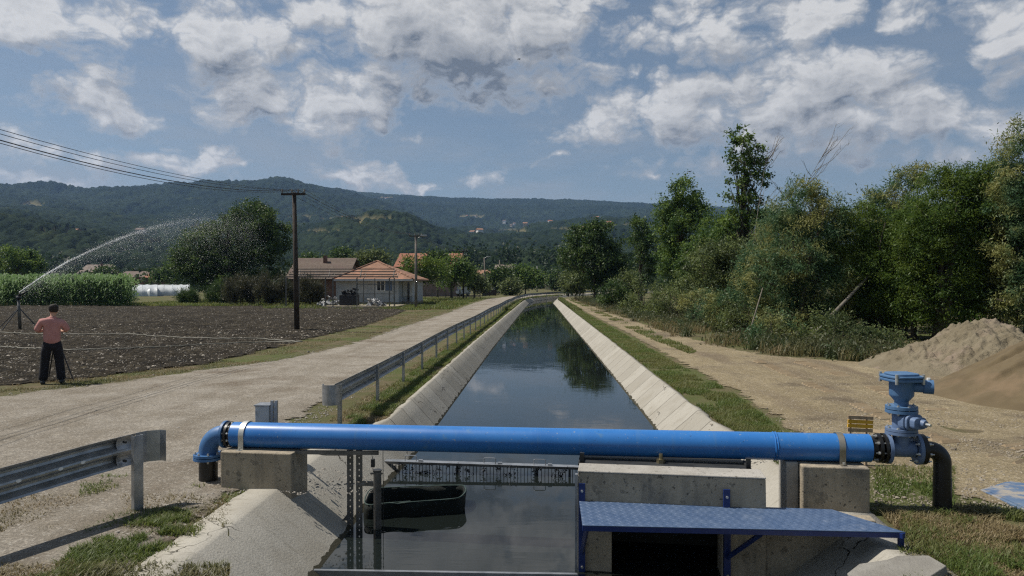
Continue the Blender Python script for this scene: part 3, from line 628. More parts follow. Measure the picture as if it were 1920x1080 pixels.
f = np.stack([idx[:-1, :-1], idx[:-1, 1:], idx[1:, 1:], idx[1:, :-1]], -1).reshape(-1, 4)
m, nt, b = newmat('wooded_slope'); g = N(nt, 'ShaderNodeNewGeometry'); pos = g.outputs['Position']
c = mixc(nt, ramp(nt, noise(nt, pos, .004, 6, .6), .4, .6), (.013, .024, .014), (.026, .040, .020))
c = mixc(nt, ramp(nt, noise(nt, pos, .07, 5, .7), .36, .66), c, (.011, .020, .012))
c = mixc(nt, mth(nt, 'MULTIPLY', ramp(nt, noise(nt, pos, .02, 5, .7), .55, .7), .6), c, (.042, .054, .022))
at = N(nt, 'ShaderNodeAttribute', attribute_name='clearing')
c = mixc(nt, at.outputs['Fac'], c, mixc(nt, noise(nt, pos, .02, 4), (.11, .11, .05), (.2, .17, .1)))
nt.links.new(c, b.inputs['Base Color']); b.inputs['Roughness'].default_value = 1; b.inputs['Specular IOR Level'].default_value = 0.05
bp = N(nt, 'ShaderNodeBump'); bp.inputs['Strength'].default_value = .8; bp.inputs['Distance'].default_value = 2.5
nt.links.new(noise(nt, pos, .3, 5, .7), bp.inputs['Height']); nt.links.new(bp.outputs[0], b.inputs['Normal'])
o = raw('hills', np.stack([Xg, Yg, Zg], -1).reshape(-1, 3), f, m, smooth=True)
o.data.attributes.new('clearing', 'FLOAT', 'POINT').data.foreach_set('value', clr.ravel().astype(np.float32))
tag(o, kind='structure')
def hill_at(px, py):
    """point of the wooded slope seen at this pixel of the photograph"""
    j = int(np.clip(round((px + 700) / 2.6), 0, len(pxs) - 1)); col = PYs[:, j]; i = int(np.argmin(np.where(np.arange(len(col)) > 40, np.abs(col - py), 9e9)))
    return Xg[i, j], Yg[i, j], Zg[i, j]

# ================================================================== PIPELINE across the canal
PA = math.atan2(7.485 - 8.13, 3.37 + 3.505)            # direction of the pipe
P0 = Vector((-3.505, 8.13, 0)); ux = Vector((math.cos(PA), math.sin(PA), 0)); un = Vector((-math.sin(PA), math.cos(PA), 0))
def PL(px, py, off=0.0):
    """(s, z) in the upright plane of the pipe axis (shifted off metres away)"""
    v = Vector(ray(px, py)); q = P0 + un * off; t = q.dot(un) / v.dot(un); h = v * t + Vector((0, 0, CH)); return (h - P0).dot(ux), h.z
PIPE_L = 6.90; zl, zr = .563, .614
pz = lambda s: zl + (zr - zl) * s / PIPE_L
pl = thing('water_pipeline', 'long bright blue water pipe crossing the canal with an air valve at its right end', 'pipeline', P0, PA)
r0 = .142
barrel = MB().tube([(s, 0, pz(s)) for s in np.linspace(0, PIPE_L, 30)], r0, 40).build('barrel', M['blue'], pl, auto=40)
sw = PL(1452, 834)[0]
wb = MB()
for d_ in (-.012, .012): wb.tube([(sw + d_ - .008, 0, pz(sw)), (sw + d_, 0, pz(sw)), (sw + d_ + .008, 0, pz(sw))], [r0 + .001, r0 + .008, r0 + .001], 40)
wb.build('weld_bead', M['blue'], barrel, auto=60)
def strap(px, mat, w):
    s = PL(px, 820)[0]; b = MB(); n = 22; z = pz(s); rr = r0 + .003
    prof_ = []
    for k in range(n + 1):
        a_ = math.pi * 1.16 * (k / n - .5) + math.pi / 2; prof_.append((math.cos(a_) * rr, math.sin(a_) * rr))
    prof_ = [(prof_[0][0] + .004, -r0 - .0), *prof_, (prof_[-1][0] - .004, -r0 - .0)]
    prof_ = [(prof_[0][0] + .05, -r0 + .0)] + prof_ + [(prof_[-1][0] - .05, -r0 + .0)]
    top = [(p_[0] * 1.0, p_[1]) for p_ in prof_]
    vs = []; fs = []
    for (dx, rs) in ((-w / 2, 1), (w / 2, 1), (w / 2, 1.03), (-w / 2, 1.03)):
        for p_ in top: vs.append((s + dx, p_[0] * rs, z + p_[1] * rs + (.004 if rs == 1 else .008)))
    L_ = len(top)
    for q in range(4):
        for k in range(L_ - 1): a_, c_ = q * L_, ((q + 1) % 4) * L_; fs.append((a_ + k, a_ + k + 1, c_ + k + 1, c_ + k))
    b.poly(vs, fs); o = b.build('strap', mat, pl, auto=50)
    MB().tube([(s, -r0 - .035, z - r0 + .01), (s, -r0 - .035, z - r0 + .03)], .014, 8).build('bolt', M['bolt'], o)
    return o
strap(463, M['strap'], .062); o = strap(1572, M['strapdull'], .06); o['label'] = 'tarnished steel strap'
def disc(b, axis, c, r, t, n=32):
    a = Vector(axis).normalized() * t / 2; c = Vector(c); b.tube([c - a, c + a], r, n)
def bolts(parent, axis, c, r, n, ln, br=.011, mat='bolt', ph=.2):
    ax = Vector(axis).normalized(); u = ax.orthogonal().normalized(); w = ax.cross(u); c = Vector(c)
    for k in range(n):
        b = MB(); a_ = 2 * math.pi * k / n + ph; q = c + (u * math.cos(a_) + w * math.sin(a_)) * r
        l_ = ln / 2; s_ = ln * .32; b.tube([q + ax * d_ for d_ in (-l_, -s_ - .009, -s_ - .0089, -s_ + .009, -s_ + .0091, s_ - .0091, s_ - .009, s_ + .0089, s_ + .009, l_)], [br * .6, br * .6, br * 1.3, br * 1.3, br * .6, br * .6, br * 1.3, br * 1.3, br * .6, br * .6], 6)
        b.build('bolt', M[mat], parent)
X1 = (1, 0, 0); Z1 = (0, 0, 1)
# left end: coupling and the cast elbow going down into the ground
cp = MB(); disc(cp, X1, (-.035, 0, zl), .128, .09); disc(cp, X1, (-.052, 0, zl), .146, .028); cpo = cp.build('coupling', M['blackpipe'], pl, auto=40); bolts(cpo, X1, (-.06, 0, zl), .128, 10, .11)
fl = MB(); disc(fl, X1, (-.104, 0, zl), .155, .03); fo = fl.build('flange', M['elbowblue'], pl, auto=40)
rE = .205; re = .104
cx_ = -.115
pth = [(cx_ - rE * math.sin(a_), 0, zl - rE + rE * math.cos(a_)) for a_ in np.linspace(0, math.pi / 2, 14)]
elb = MB().tube(pth + [(cx_ - rE, 0, zl - rE - .045)], re, 28).build('elbow', M['elbowblue'], pl, auto=50)
ex = cx_ - rE; ez = zl - rE - .05
fl = MB(); disc(fl, Z1, (ex, 0, ez + .012), .162, .028); disc(fl, Z1, (ex, 0, ez - .024), .165, .028); lf_ = fl.build('flange', M['elbowblue'], elb, auto=40); bolts(elb, Z1, (ex, 0, ez - .006), .138, 8, .12, ph=.5)
MB().tube([(ex, 0, ez - .03), (ex, 0, -.15)], .103, 24).build('riser', M['blackpipe'], pl, auto=50)
# right end: coupling, tee, gate valve, air valve, black elbow
zt = zr + .004
cp = MB(); s0 = PIPE_L
disc(cp, X1, (s0 + .055, 0, zt), .105, .12); disc(cp, X1, (s0 + .085, 0, zt), .148, .03); disc(cp, X1, (s0 + .135, 0, zt), .152, .026)
cpo = cp.build('coupling', M['blackpipe'], pl, auto=40); bolts(cpo, X1, (s0 + .11, 0, zt), .128, 8, .17, .013)
sc_ = PL(1690, 834)[0]                                   # riser axis
tee = MB().tube([(s0 + .17, 0, zt), (PL(1714, 834)[0], 0, zt)], .083, 28).tube([(sc_, 0, zt), (sc_, 0, zt + .155)], .083, 28).build('tee', M['paleblue'], pl, auto=50)
fl = MB(); disc(fl, X1, (s0 + .176, 0, zt), .155, .032); fl.build('flange', M['paleblue'], tee, auto=40)
s2 = PL(1716, 834)[0]
fl = MB(); disc(fl, X1, (s2 + .02, 0, zt), .155, .034); f2_ = fl.build('flange', M['paleblue'], tee, auto=40); bolts(tee, X1, (s2 + .045, 0, zt), .128, 8, .17, .012)
fl = MB(); disc(fl, X1, (s2 + .062, 0, zt), .152, .04); fl.build('backing_ring', M['blackpipe'], pl, auto=40)
s3 = PL(1767, 850)[0]; rb = .13; rr_ = .082
pth = [(s2 + .08, 0, zt)] + [(s3 - rb + rb * math.sin(a_), 0, zt - rb + rb * math.cos(a_)) for a_ in np.linspace(0, math.pi / 2, 14)]
be = MB().tube(pth + [(s3, 0, .33)], rr_, 28).build('black_elbow', M['blackpipe'], pl, auto=50)
be['label'] = 'black plastic elbow turning down into the ground'
MB().tube([(s3, 0, .34), (s3, 0, -.15)], rr_ + .004, 28).build('riser', M['blackpipe'], be, auto=50)
zf = zt + .155
gv_ = MB(); disc(gv_, Z1, (sc_, 0, zf + .012), .152, .028); disc(gv_, Z1, (sc_, 0, zf + .044), .15, .026)
gv_.tube([(sc_, 0, zf + .05), (sc_, 0, zf + .225)], [.085, .09], 24); 
gate = gv_.build('gate_valve', M['paleblue'], pl, auto=40); bolts(gate, Z1, (sc_, 0, zf + .03), .128, 8, .09, .012)
# bonnet of the gate valve: an oval box turned to the viewer's right with a spindle
bt = Matrix.Translation((sc_ + .045, -.06, zf + .135)) @ Matrix.Rotation(R(28), 4, 'Z')
ov = [(math.copysign(abs(math.cos(a_)) ** .6, math.cos(a_)) * .118, math.copysign(abs(math.sin(a_)) ** .6, math.sin(a_)) * .085) for a_ in np.linspace(0, 2 * math.pi, 28, endpoint=False)]
rot = bt @ Matrix.Rotation(R(90), 4, 'X')
bn = MB().prism(ov, -.03, .04, rot).prism([(p_[0] * .94, p_[1] * .94) for p_ in ov], .046, .075, rot).prism([(p_[0] * .72, p_[1] * .7) for p_ in ov], .075, .14, rot)
bno = bn.build('bonnet', M['paleblue'], gate, bevel=.008)
c0 = rot @ Vector((0.02, 0, .14)); c1 = rot @ Vector((.02, 0, .18)); c2 = rot @ Vector((.02, 0, .235))
MB().tube([c0, c1], [.048, .036], 16).build('gland', M['paleblue'], gate, auto=50); MB().tube([c1, c2], [.017, .014], 8).build('spindle', M['bolt'], gate)
zg = zf + .23
av = MB(); disc(av, Z1, (sc_, 0, zg), .152, .03); disc(av, Z1, (sc_, 0, zg + .038), .15, .03)
zz_ = zg + .05
av.tube([(sc_, 0, zz_), (sc_, 0, zz_ + .05), (sc_, 0, zz_ + .105), (sc_, 0, zz_ + .12), (sc_, 0, zz_ + .285)], [.066, .066, .112, .115, .118], 30)
air = av.build('air_valve', M['castblue'], pl, auto=35); bolts(air, Z1, (sc_, 0, zg + .018), .128, 8, .11, .012)
zl_ = zz_ + .285
lid = MB()
sq_ = [(math.copysign(abs(math.cos(a_)) ** .55, math.cos(a_)) * .172, math.copysign(abs(math.sin(a_)) ** .55, math.sin(a_)) * .172) for a_ in np.linspace(0, 2 * math.pi, 36, endpoint=False)]
lm = Matrix.Translation((sc_ + .0, 0, zl_)) @ Matrix.Rotation(R(12), 4, 'Z')
lid.prism(sq_, -.03, .0, lm).prism([(p_[0] * 1.02, p_[1] * 1.02) for p_ in sq_], .004, .03, lm).prism([(p_[0] * .8, p_[1] * .8) for p_ in sq_], .03, .052, lm)
lo_ = lid.build('lid', M['castblue'], air, bevel=.008)
for q in ((.14, .14), (-.14, .14), (.14, -.14), (-.14, -.14)): MB().tube([lm @ Vector((*q, -.05)), lm @ Vector((*q, .05))], .016, 6).build('bolt', M['bolt'], air)
ot = MB().tube([(sc_ + .1, -.02, zz_ + .2), (sc_ + .2, -.045, zz_ + .2)], .055, 20).tube([(sc_ + .19, -.042, zz_ + .205), (sc_ + .275, -.065, zz_ + .205)], [.07, .072], 20)
ot = ot.build('outlet', M['darkblue'] if False else M['castblue'], air, auto=50); MB().tube([(sc_ + .235, -.055, zz_ + .265), (sc_ + .235, -.055, zz_ + .295)], .02, 8).build('plug', M['white'], air)

# concrete blocks under the pipe
def block(name, label, a, b, y0, y1, ztop, zbot, extra=None):
    t = thing(name, label, 'concrete block', (a[0], a[1], 0), PA); 
    L_ = (Vector(b) - Vector(a)).length
    bm_ = MB().box(0, L_, 0, y1, zbot, ztop); body = bm_.build('block_body', M['block'], t, bevel=.012)
    return t, L_
pa = PY(413, 853, 7.88); pb = PY(545, 857, 7.79)
block('support_block', 'concrete support block under the left end of the blue pipe beside the gravel road', pa[:2], pb[:2], 0, .44, zl - r0 + .003, -.32)
pa = PY(1505, 868, 7.30); pb = PY(1632, 872, 7.235)
t, L_ = block('support_block', 'concrete support block under the right end of the blue pipe beside the dry grass', pa[:2], pb[:2], 0, .46, zr - r0 - .004, -.35)
MB().box(-.125, -.004, .14, .47, -.6, zr - r0 + .0).build('side_slab', M['concrete'], t, bevel=.008)

# ------------------------------------------------------------------ intake headwall, sluice top plate, blue platform
HA = R(-6.0)
hw = thing('intake_headwall', 'stained concrete headwall in the canal with a dark opening beneath the blue platform', 'wall', (.375, 7.03, 0), HA)
wl = MB(); zt_ = .455
wl.box(0, .325, 0, .3, -1.7, .1).box(1.36, 1.76, 0, .3, -1.7, .1).box(0, 1.76, 0, .3, .1, zt_)
bmesh.ops.remove_doubles(wl.bm, verts=wl.bm.verts, dist=.0005)
wl.build('wall_face', M['block'], hw, bevel=.008)
MB().box(-.004, 1.764, -.004, .304, zt_ - .0, zt_ + .018).build('capping', M['concrete'], hw, bevel=.008)
MB().box(.05, .2, .304, 1.0, -1.7, .40).box(1.5, 1.7, .304, 1.0, -1.7, .40).box(.2, 1.5, .85, 1.0, -1.7, .40).box(.2, 1.5, .304, .85, .36, .40).build('chamber_dark_box', M['shadeconcrete'], hw)  # closed box with a roof, added to keep the opening dark
MB().box(1.765, 2.75, .03, .2, -1.7, .10).build('wing_wall', M['block'], hw, bevel=.01)
MB().box(-.03, -.006, -.01, .05, -1.7, zt_ - .02).build('edge_strip', M['galv'], hw)
sg = thing('sluice_gate', 'flat black steel sluice plate lying behind the concrete headwall', 'sluice gate', (.42, 7.5, 0), HA)
MB().box(-.02, 1.72, -.05, .34, .415, .436).build('plate', M['blacksteel'], sg, bevel=.004)
for x_ in (0.0, 1.66): MB().box(x_, x_ + .045, -.05, -.01, .437, .545).box(x_ + .008, x_ + .037, -.05, .2, .437, .46).build('upright', M['blacksteel'], sg)
MB().tube([(.83, .1, .437), (.83, .1, .475)], .045, 6).tube([(.83, .1, .475), (.83, .1, .53)], .02, 10).build('lifting_nut', M['brass'], sg)
# platform
zp = .18
plat = thing('walkway_platform', 'blue chequer plate platform on brackets in front of the concrete headwall', 'platform', (0, 0, 0))
c4 = [P(1092, 985, zp)[:2], P(1698, 998, zp)[:2], P(1560, 955, zp)[:2], P(1086, 939, zp)[:2]]
deck = MB().prism(c4, zp - .006, zp).build('deck_plate', M['deck'], plat)
bm = MB(); A4 = [Vector((*q, 0)) for q in c4]
for i in range(64):
    for j in range(15):
        u_, v_ = (i + .5 * (j % 2) + .25) / 64.5, (j + .5) / 15
        q = A4[0].lerp(A4[1], u_).lerp(A4[3].lerp(A4[2], u_), v_); a_ = R(45 if (i + j) % 2 else -45)
        mt = Matrix.Translation((q.x, q.y, zp)) @ Matrix.Rotation(a_, 4, 'Z')
        bm.poly([mt @ Vector(p_) for p_ in ((-.02, 0, 0), (0, -.006, 0), (.02, 0, 0), (0, .006, 0), (0, 0, .0035))], [(0, 1, 4), (1, 2, 4), (2, 3, 4), (3, 0, 4)])
bm.build('tread_pattern', M['deck'], deck)
def bar(a, b, w, z0, z1, name, mat, parent, inset=0.0):
    a, b = Vector((*a[:2], 0)), Vector((*b[:2], 0)); d_ = b - a; mt = Matrix.Translation(a) @ Matrix.Rotation(math.atan2(d_.y, d_.x), 4, 'Z')
    return MB().box(0, d_.length, inset, inset + w, z0, z1, mt).build(name, mat, parent, bevel=.003)
bar(c4[0], c4[1], .04, zp - .052, zp - .008, 'front_rail', M['darkblue'], plat, .0)
bar(c4[1], c4[2], .04, zp - .052, zp - .008, 'end_rail', M['darkblue'], plat, .003)
bar(c4[3], c4[2], .04, zp - .052, zp - .008, 'back_rail', M['darkblue'], plat, -.043)
fx, fy, _ = P(1690, 1030, .0)
fx -= .02
lg = MB().box(fx - .02, fx + .02, fy - .05, fy - .012, -.02, zp - .053).build('leg', M['darkblue'], plat)
MB().box(fx - .05, fx + .13, fy - .08, fy + .04, .0, .012).build('foot_plate', M['galv'], lg)
for px in (1091, 1362):
    q = PY(px, 925, 7.03 - .19 * (px - 1087) / 343)
    br = MB().box(q[0] - .03, q[0] + .03, q[1] - .02, q[1] + .0, zp - .05, zp + .17).build('bracket', M['darkblue'], plat)
    MB().tube([(q[0], q[1] - .035, zp + .1), (q[0], q[1] - .018, zp + .1)], .012, 8).build('bolt', M['bolt'], br)
    s_ = .03 if px < 1200 else .0
    dn = MB().box(q[0] - .03, q[0] + .03, q[1] - .045, q[1] - .005, -.62, zp - .053).build('wall_leg', M['darkblue'], plat)
    MB().tube([(q[0], q[1] - .06, -.45), (q[0], q[1] - .044, -.45)], .012, 8).build('bolt', M['bolt'], dn)
    MB().tube([(q[0], q[1] - .05, -.3), (q[0] + .02, q[1] - .52, zp - .06)] if px < 1200 else [(q[0], q[1] - .05, -.28), (q[0] + .16, q[1] - .55, zp - .06)], .024, 4).build('brace', M['darkblue'], plat)

# stop board across the canal at the foot of the picture
bo = MB().box(-2.25, .36, 6.86, 6.9, -1.4, -.475).build('stop_board', M['galv'])
tag(bo, 'thin grey steel stop board across the canal beside the headwall', 'board')
# broken slab by the platform's foot
x_, y_, _ = P(1655, 1066)
bs = MB().prism([(-.42, -.25), (.1, -.34), (.34, -.2), (.36, .05), (.16, .16), (.05, .12), (-.18, .14), (-.36, .0)], -.12, .065).build('broken_slab', M['rough_concrete'], bevel=.006, loc=(x_ + .06, y_ - .02, -.03))
bs.rotation_euler = (R(-4), R(-9), .1); tag(bs, 'broken grey concrete slab lying by the foot of the blue platform', 'slab')
# ------------------------------------------------------------------ trash rack, netting, gauge frame
ra = thing('trash_rack', 'galvanised trash rack with thin bars and lifting handles standing across the canal', 'trash rack', (0, 0, 0))
A_, B_ = Vector((-2.42, 10.58, -.335)), Vector((1.25, 10.42, -.375)); dr = (B_ - A_); L_ = dr.length
rm = Matrix.Translation(A_) @ Matrix.Rotation(math.atan2(dr.y, dr.x), 4, 'Z') @ Matrix.Rotation(math.asin(-dr.z / L_), 4, 'Y')
MB().box(0, L_, -.03, .10, -.004, .006, rm).build('top_plate', M['galv'], ra)
MB().box(0, L_, -.034, -.03, -.03, .004, rm).build('front_angle', M['gunmetal'], ra)
bb = MB()
for i in range(int(L_ / .05)):
    x_ = .05 + i * .05; bb.box(x_ - .0045, x_ + .0045, -.02, -.012, -.55, -.005, rm)
o = bb.build('bar_grid', M['blacksteel'], ra); o['kind'] = 'stuff'
for x_ in (1.2, 2.36, 2.84): MB().box(x_, x_ + .035, -.026, -.0, -.6, -.006, rm).build('mullion', M['blacksteel'], ra)
for px in (768, 918, 1012):
    s_ = (PY(px, 870, 10.5)[0] - A_.x)
    MB().tube([rm @ Vector(q) for q in ((s_ - .085, .03, 0), (s_ - .085, .03, .078), (s_ - .07, .03, .088), (s_ + .07, .03, .088), (s_ + .085, .03, .078), (s_ + .085, .03, 0))], .0065, 8).build('handle', M['galv'], ra)
    MB().box(s_ + .12, s_ + .18, .0, .05, .006, .03, rm).build('clip', M['galv'], ra)
_r = np.random.default_rng(12); cen = _r.random((46, 2)); dp = []
for (u_, h_) in cen:
    n_ = int(_r.integers(6, 26)); q = np.stack([u_ * 2.9 + .05 + _r.normal(0, .018, n_), np.full(n_, -.03) + _r.normal(0, .006, n_), -.02 - h_ ** 2.2 * .13 + _r.normal(0, .016, n_)], -1); dp.append(q)
dp = np.concatenate(dp + [np.stack([_r.uniform(.05, 2.9, 260), np.full(260, -.035), np.full(260, -.155) + _r.normal(0, .006, 260)], -1)])
dp = np.array([tuple(rm @ Vector(q)) for q in dp])
DEBRIS = dp
net = thing('net_basket', 'dark green netting basket half sunk in the water beside the left bank', 'basket', (0, 0, 0))
rim = []; 
near = [P(686, 946, -.335), P(730, 944, -.335), P(745, 945, -.345), P(762, 943, -.33), P(800, 940, -.33), P(850, 936, -.325)]; farp = [P(872, 914, -.315), P(866, 911, -.315), P(830, 911, -.325), P(790, 912, -.33), P(745, 914, -.33), P(712, 916, -.335), P(692, 921, -.34)]
ctrl = [Vector(q) for q in near + [P(864, 932, -.32), P(873, 922, -.315)] + farp]
path = []
for i in range(len(ctrl)):
    p0, p1, p2, p3 = ctrl[i - 1], ctrl[i], ctrl[(i + 1) % len(ctrl)], ctrl[(i + 2) % len(ctrl)]
    for k in range(7):
        t_ = k / 7; path.append(.5 * ((2 * p1) + (p2 - p0) * t_ + (2 * p0 - 5 * p1 + 4 * p2 - p3) * t_ ** 2 + (3 * p1 - p0 - 3 * p2 + p3) * t_ ** 3))
cc = sum(path, Vector()) / len(path); n = len(path); vs = []; fs = []
for k in range(6):
    for i, p_ in enumerate(path):
        q = p_.copy(); dz = .34 * k / 5; out_ = (p_ - cc); out_.z = 0
        q += out_ * (.025 * math.sin(k * .9 + i * .3)); q.z = p_.z - dz + .006 * math.sin(i * .9 + k); vs.append(q)
for k in range(5):
    for i in range(n): fs.append((k * n + i, k * n + (i + 1) % n, (k + 1) * n + (i + 1) % n, (k + 1) * n + i))
w = MB().poly(vs, fs).build('netting', M['green_net'], net, smooth=True); sm = w.modifiers.new('solid', 'SOLIDIFY'); sm.thickness = .012
M['net_hem'] = pm('pale_net_hem', (0.021, 0.042, 0.037), (0.0546, 0.084, 0.0756), 9, .8, .3, 50)
MB().tube([p_ + Vector((0, 0, .006)) for p_ in path] + [path[0] + Vector((0, 0, .006))], .008, 6).build('hem', M['net_hem'], net, smooth=True)
fp = [Vector(q) for q in (P(733, 941, -.325), P(770, 938, -.315), P(762, 950, -.40), P(742, 952, -.42))]
MB().poly([q + Vector((0, -.03, 0)) for q in fp] + [q + Vector((0, -.018, 0)) for q in fp], [(0, 1, 2, 3), (7, 6, 5, 4), (0, 4, 5, 1), (1, 5, 6, 2), (2, 6, 7, 3), (3, 7, 4, 0)]).build('torn_flap', M['net_hem'], net)

gf_ = thing('gauge_frame', 'perforated steel gauge frame standing at the water beneath the left part of the pipe', 'frame', (0, 0, 0))
def perf(b, x, y, z0, z1, w=.036):
    b.box(x - w / 2, x + w / 2, y, y + .022, z0, z1)
yg = 8.16
for px in (656, 673):
    x_ = PY(px, 900, yg)[0]; b = MB(); w = .068; zz0, zz1 = -.95, zl - r0 - .02
    b.box(x_ - w / 2, x_ - .0099, yg, yg + .03, zz0, zz1).box(x_ + .0099, x_ + w / 2, yg, yg + .03, zz0, zz1)
    z_ = zz0
    while z_ < zz1 - .02:
        b.box(x_ - .0099, x_ + .0099, yg + .001, yg + .006, z_, z_ + .052); z_ += .07
    up_ = b.build('upright', M['gunmetal'], gf_)
x_ = PY(651, 985, yg)[0]
MB().poly([(x_ - .06, yg - .01, -.42), (x_ + .04, yg - .01, -.42), (x_ + .04, yg - .01, -.30), (x_ - .06, yg - .004, -.42), (x_ + .04, yg - .004, -.42), (x_ + .04, yg - .004, -.30)], [(0, 1, 2), (5, 4, 3), (0, 3, 4, 1), (1, 4, 5, 2), (2, 5, 3, 0)]).build('gusset', M['gunmetal'], gf_)
xa, xb = PY(566, 846, yg)[0], PY(718, 846, yg)[0]
b = MB(); b.box(xa, xb, yg - .24, yg - .21, zl - r0 - .03, zl - r0 + .012); b.build('crossbar', M['gunmetal'], gf_)
xa, xb = PY(674, 905, yg)[0], PY(700, 905, yg)[0]
za = PY(690, 905, yg)[2]
MB().box(xa, xb, yg - .014, yg - .002, za - .035, za + .02).build('arm', M['gunmetal'], gf_)
x_ = PY(708, 900, yg)[0]; zt2 = PY(708, 882, yg)[2]
tb_ = MB().tube([(x_, yg - .01, -.95), (x_, yg - .01, zt2)], .046, 18).tube([(x_, yg - .01, zt2), (x_, yg - .01, zt2 + .012)], .052, 18).build('stilling_tube', M['gunmetal'], gf_, auto=50)
MB().box(x_ - .07, x_ + .07, yg - .064, yg - .057, zt2 - .03, zt2 - .01).build('clamp', M['gunmetal'], tb_)
x2, z2 = PY(699, 868, yg)[0], PY(699, 868, yg)[2]
hb = MB().box(x2 - .022, x2 + .022, yg - .01, yg + .025, z2 - .05, z2 + .045).build('sensor_box', M['blacksteel'], gf_, bevel=.006)
MB().tube([(x2, yg, z2 + .045), (x2 - .01, yg, z2 + .09), (x2 + .03, yg + .02, z2 + .13)], .004, 6).build('cable', M['wire'], gf_); MB().tube([(x2, yg, z2 - .05), (x2 + .005, yg - .01, z2 - .1), (x_ - .02, yg - .03, zt2)], .004, 6).build('cable', M['wire'], gf_)
MB().tube([(x_ + .062, yg, zl - r0 - .02), (x_ + .065, yg, -.2), (x_ + .063, yg, -.9)], .004, 6).build('cable', M['wire'], gf_)
pts = [PY(575, 848, 8.3), PY(612, 853, 8.3), PY(650, 853, 8.25), PY(700, 847, 8.2)]
tag(MB().tube(pts, .008, 6).build('hanging_cable', M['wire']), 'thin black cable sagging under the blue pipe beside the gauge frame', 'cable')
hp = [Vector(P(563, 882, -.03)), Vector(P(575, 891, -.09)), Vector(P(590, 906, -.2))]
tag(MB().tube(hp, .024, 12).build('hose_stub', M['blackpipe'], smooth=True), 'short black hose poking out from the left support block over the concrete slope', 'hose')

# cabinet behind the pipe
cb = thing('meter_cabinet', 'small pale grey metal cabinet standing behind the left end of the blue pipe', 'cabinet', (0, 0, 0))
y_ = 8.75; a_ = PY(478, 760, y_); b_ = PY(504, 760, y_); c_ = PY(518, 752, y_)
MB().box(a_[0], b_[0], y_, y_ + .2, -.05, a_[2] - .01).build('cabinet_body', M['cabinet'], cb, bevel=.006)
MB().box(a_[0] - .012, b_[0] + .01, y_ - .012, y_ + .21, a_[2] - .01, a_[2] + .004).build('cabinet_lid', M['galv'], cb)
b = MB(); x0_, x1_ = b_[0] + .012, c_[0]; w = x1_ - x0_
b.box(x0_, x0_ + w * .38, y_ + .02, y_ + .06, -.1, c_[2]).box(x0_ + w * .62, x1_, y_ + .02, y_ + .06, -.1, c_[2])
z_ = 0
while z_ < c_[2] - .03: b.box(x0_ + w * .38, x0_ + w * .62, y_ + .03, y_ + .04, z_, z_ + .03); z_ += .06
b.build('perforated_post', M['galv'], cb)

# ------------------------------------------------------------------ guardrails
WP = [(0, 0), (.012, .018), (.075, .055), (.08, .075), (.075, .098), (.004, .138), (0, .155), (.004, .172), (.075, .212), (.08, .235), (.075, .255), (.012, .292), (0, .31)]
WP = WP + [(a_ - .005, b_) for a_, b_ in WP[::-1]]
def normals(path):
    def f(i):
        a_, b_ = path[max(i - 1, 0)], path[min(i + 1, len(path) - 1)]; d_ = Vector((b_[0] - a_[0], b_[1] - a_[1])).normalized(); return (-d_.y, d_.x)
    return f
def post(par, x, y, ang_, top, base=-.3):
    mt = Matrix.Translation((x, y, 0)) @ Matrix.Rotation(ang_, 4, 'Z')
    return MB().box(-.05, .05, -.055, -.05, base, top, mt).box(-.05, -.045, -.05, -.008, base, top, mt).box(.045, .05, -.05, -.008, base, top, mt).build('post', M['galv'], par)
# near one, lower left
nr = thing('guardrail', 'near galvanised guardrail ending at a cut end in the lower left foreground', 'guardrail', (0, 0, 0), 0, 'guardrails along the gravel road')
np_ = [(-6.25, 2.0, .22), (-5.6, 3.8, .31), (-5.05, 5.0, .36), (-4.62, 6.0, .405), (-4.3, 6.8, .445), (-4.15, 7.15, .455)]
MB().sweep(WP, np_, normals(np_)).build('beam', M['galv'], nr, auto=25)
ep = [(-4.035, 7.12, .475), (-3.97, 7.32, .47), (-3.84, 7.42, .47)]
FL_ = [(0, 0), (.004, 0), (.004, .32), (0, .32)]
bmx = MB().sweep([(a_ * .35 + .012, b_) for a_, b_ in WP], [(-4.20, 7.02, .452), (-4.12, 7.2, .455)], normals([(-4.2, 7.02), (-4.12, 7.2)]))
bmx.build('splice', M['galv'], nr)
ep_ = [(-4.12, 7.19), (-4.07, 7.3), (-3.96, 7.36), (-3.89, 7.34)]
MB().sweep(FL_, [(*q, .45) for q in ep_], normals(ep_)).build('end_piece', M['galv'], nr, auto=25)
for px, py in ((33, 907), (126, 884), (160, 875)): 
    pass
post(nr, -4.065, 7.08, R(64), .775)
post(nr, -5.2, 4.5, R(66), .66)
b = MB()
for (x_, y_, zc_) in ((-4.57, 6.13, .568), (-4.43, 6.48, .584), (-4.35, 6.68, .595), (-4.72, 5.75, .55)):
    d_ = Vector((.4, .92, 0)).normalized(); nn = Vector((d_.y, -d_.x, 0)); c_ = Vector((x_, y_, zc_)) + nn * .007
    ring = [c_ + d_ * (.024 * math.cos(q)) + Vector((0, 0, .015 * math.sin(q))) for q in np.linspace(0, 2 * math.pi, 12, endpoint=False)]
    MB().poly([q for q in ring] + [q + nn * .003 for q in ring], [tuple(range(12))[::-1], tuple(range(12, 24))] + [(k, (k + 1) % 12, 12 + (k + 1) % 12, 12 + k) for k in range(12)]).build('lit_slot', M['white'], nr)  # white disc painted as daylight showing through a slot hole in the beam
for (s_, dz) in ((.05, .06), (.05, .25), (.17, .06), (.17, .25)):
    x_, y_ = -4.20 + .08 * s_ / .18, 7.02 + .18 * s_ / .18
    MB().tube([(x_ + .0, y_, .455 + dz), (x_ + .03, y_ - .015, .455 + dz)], .014, 8).build('bolt', M['blacksteel'], nr)
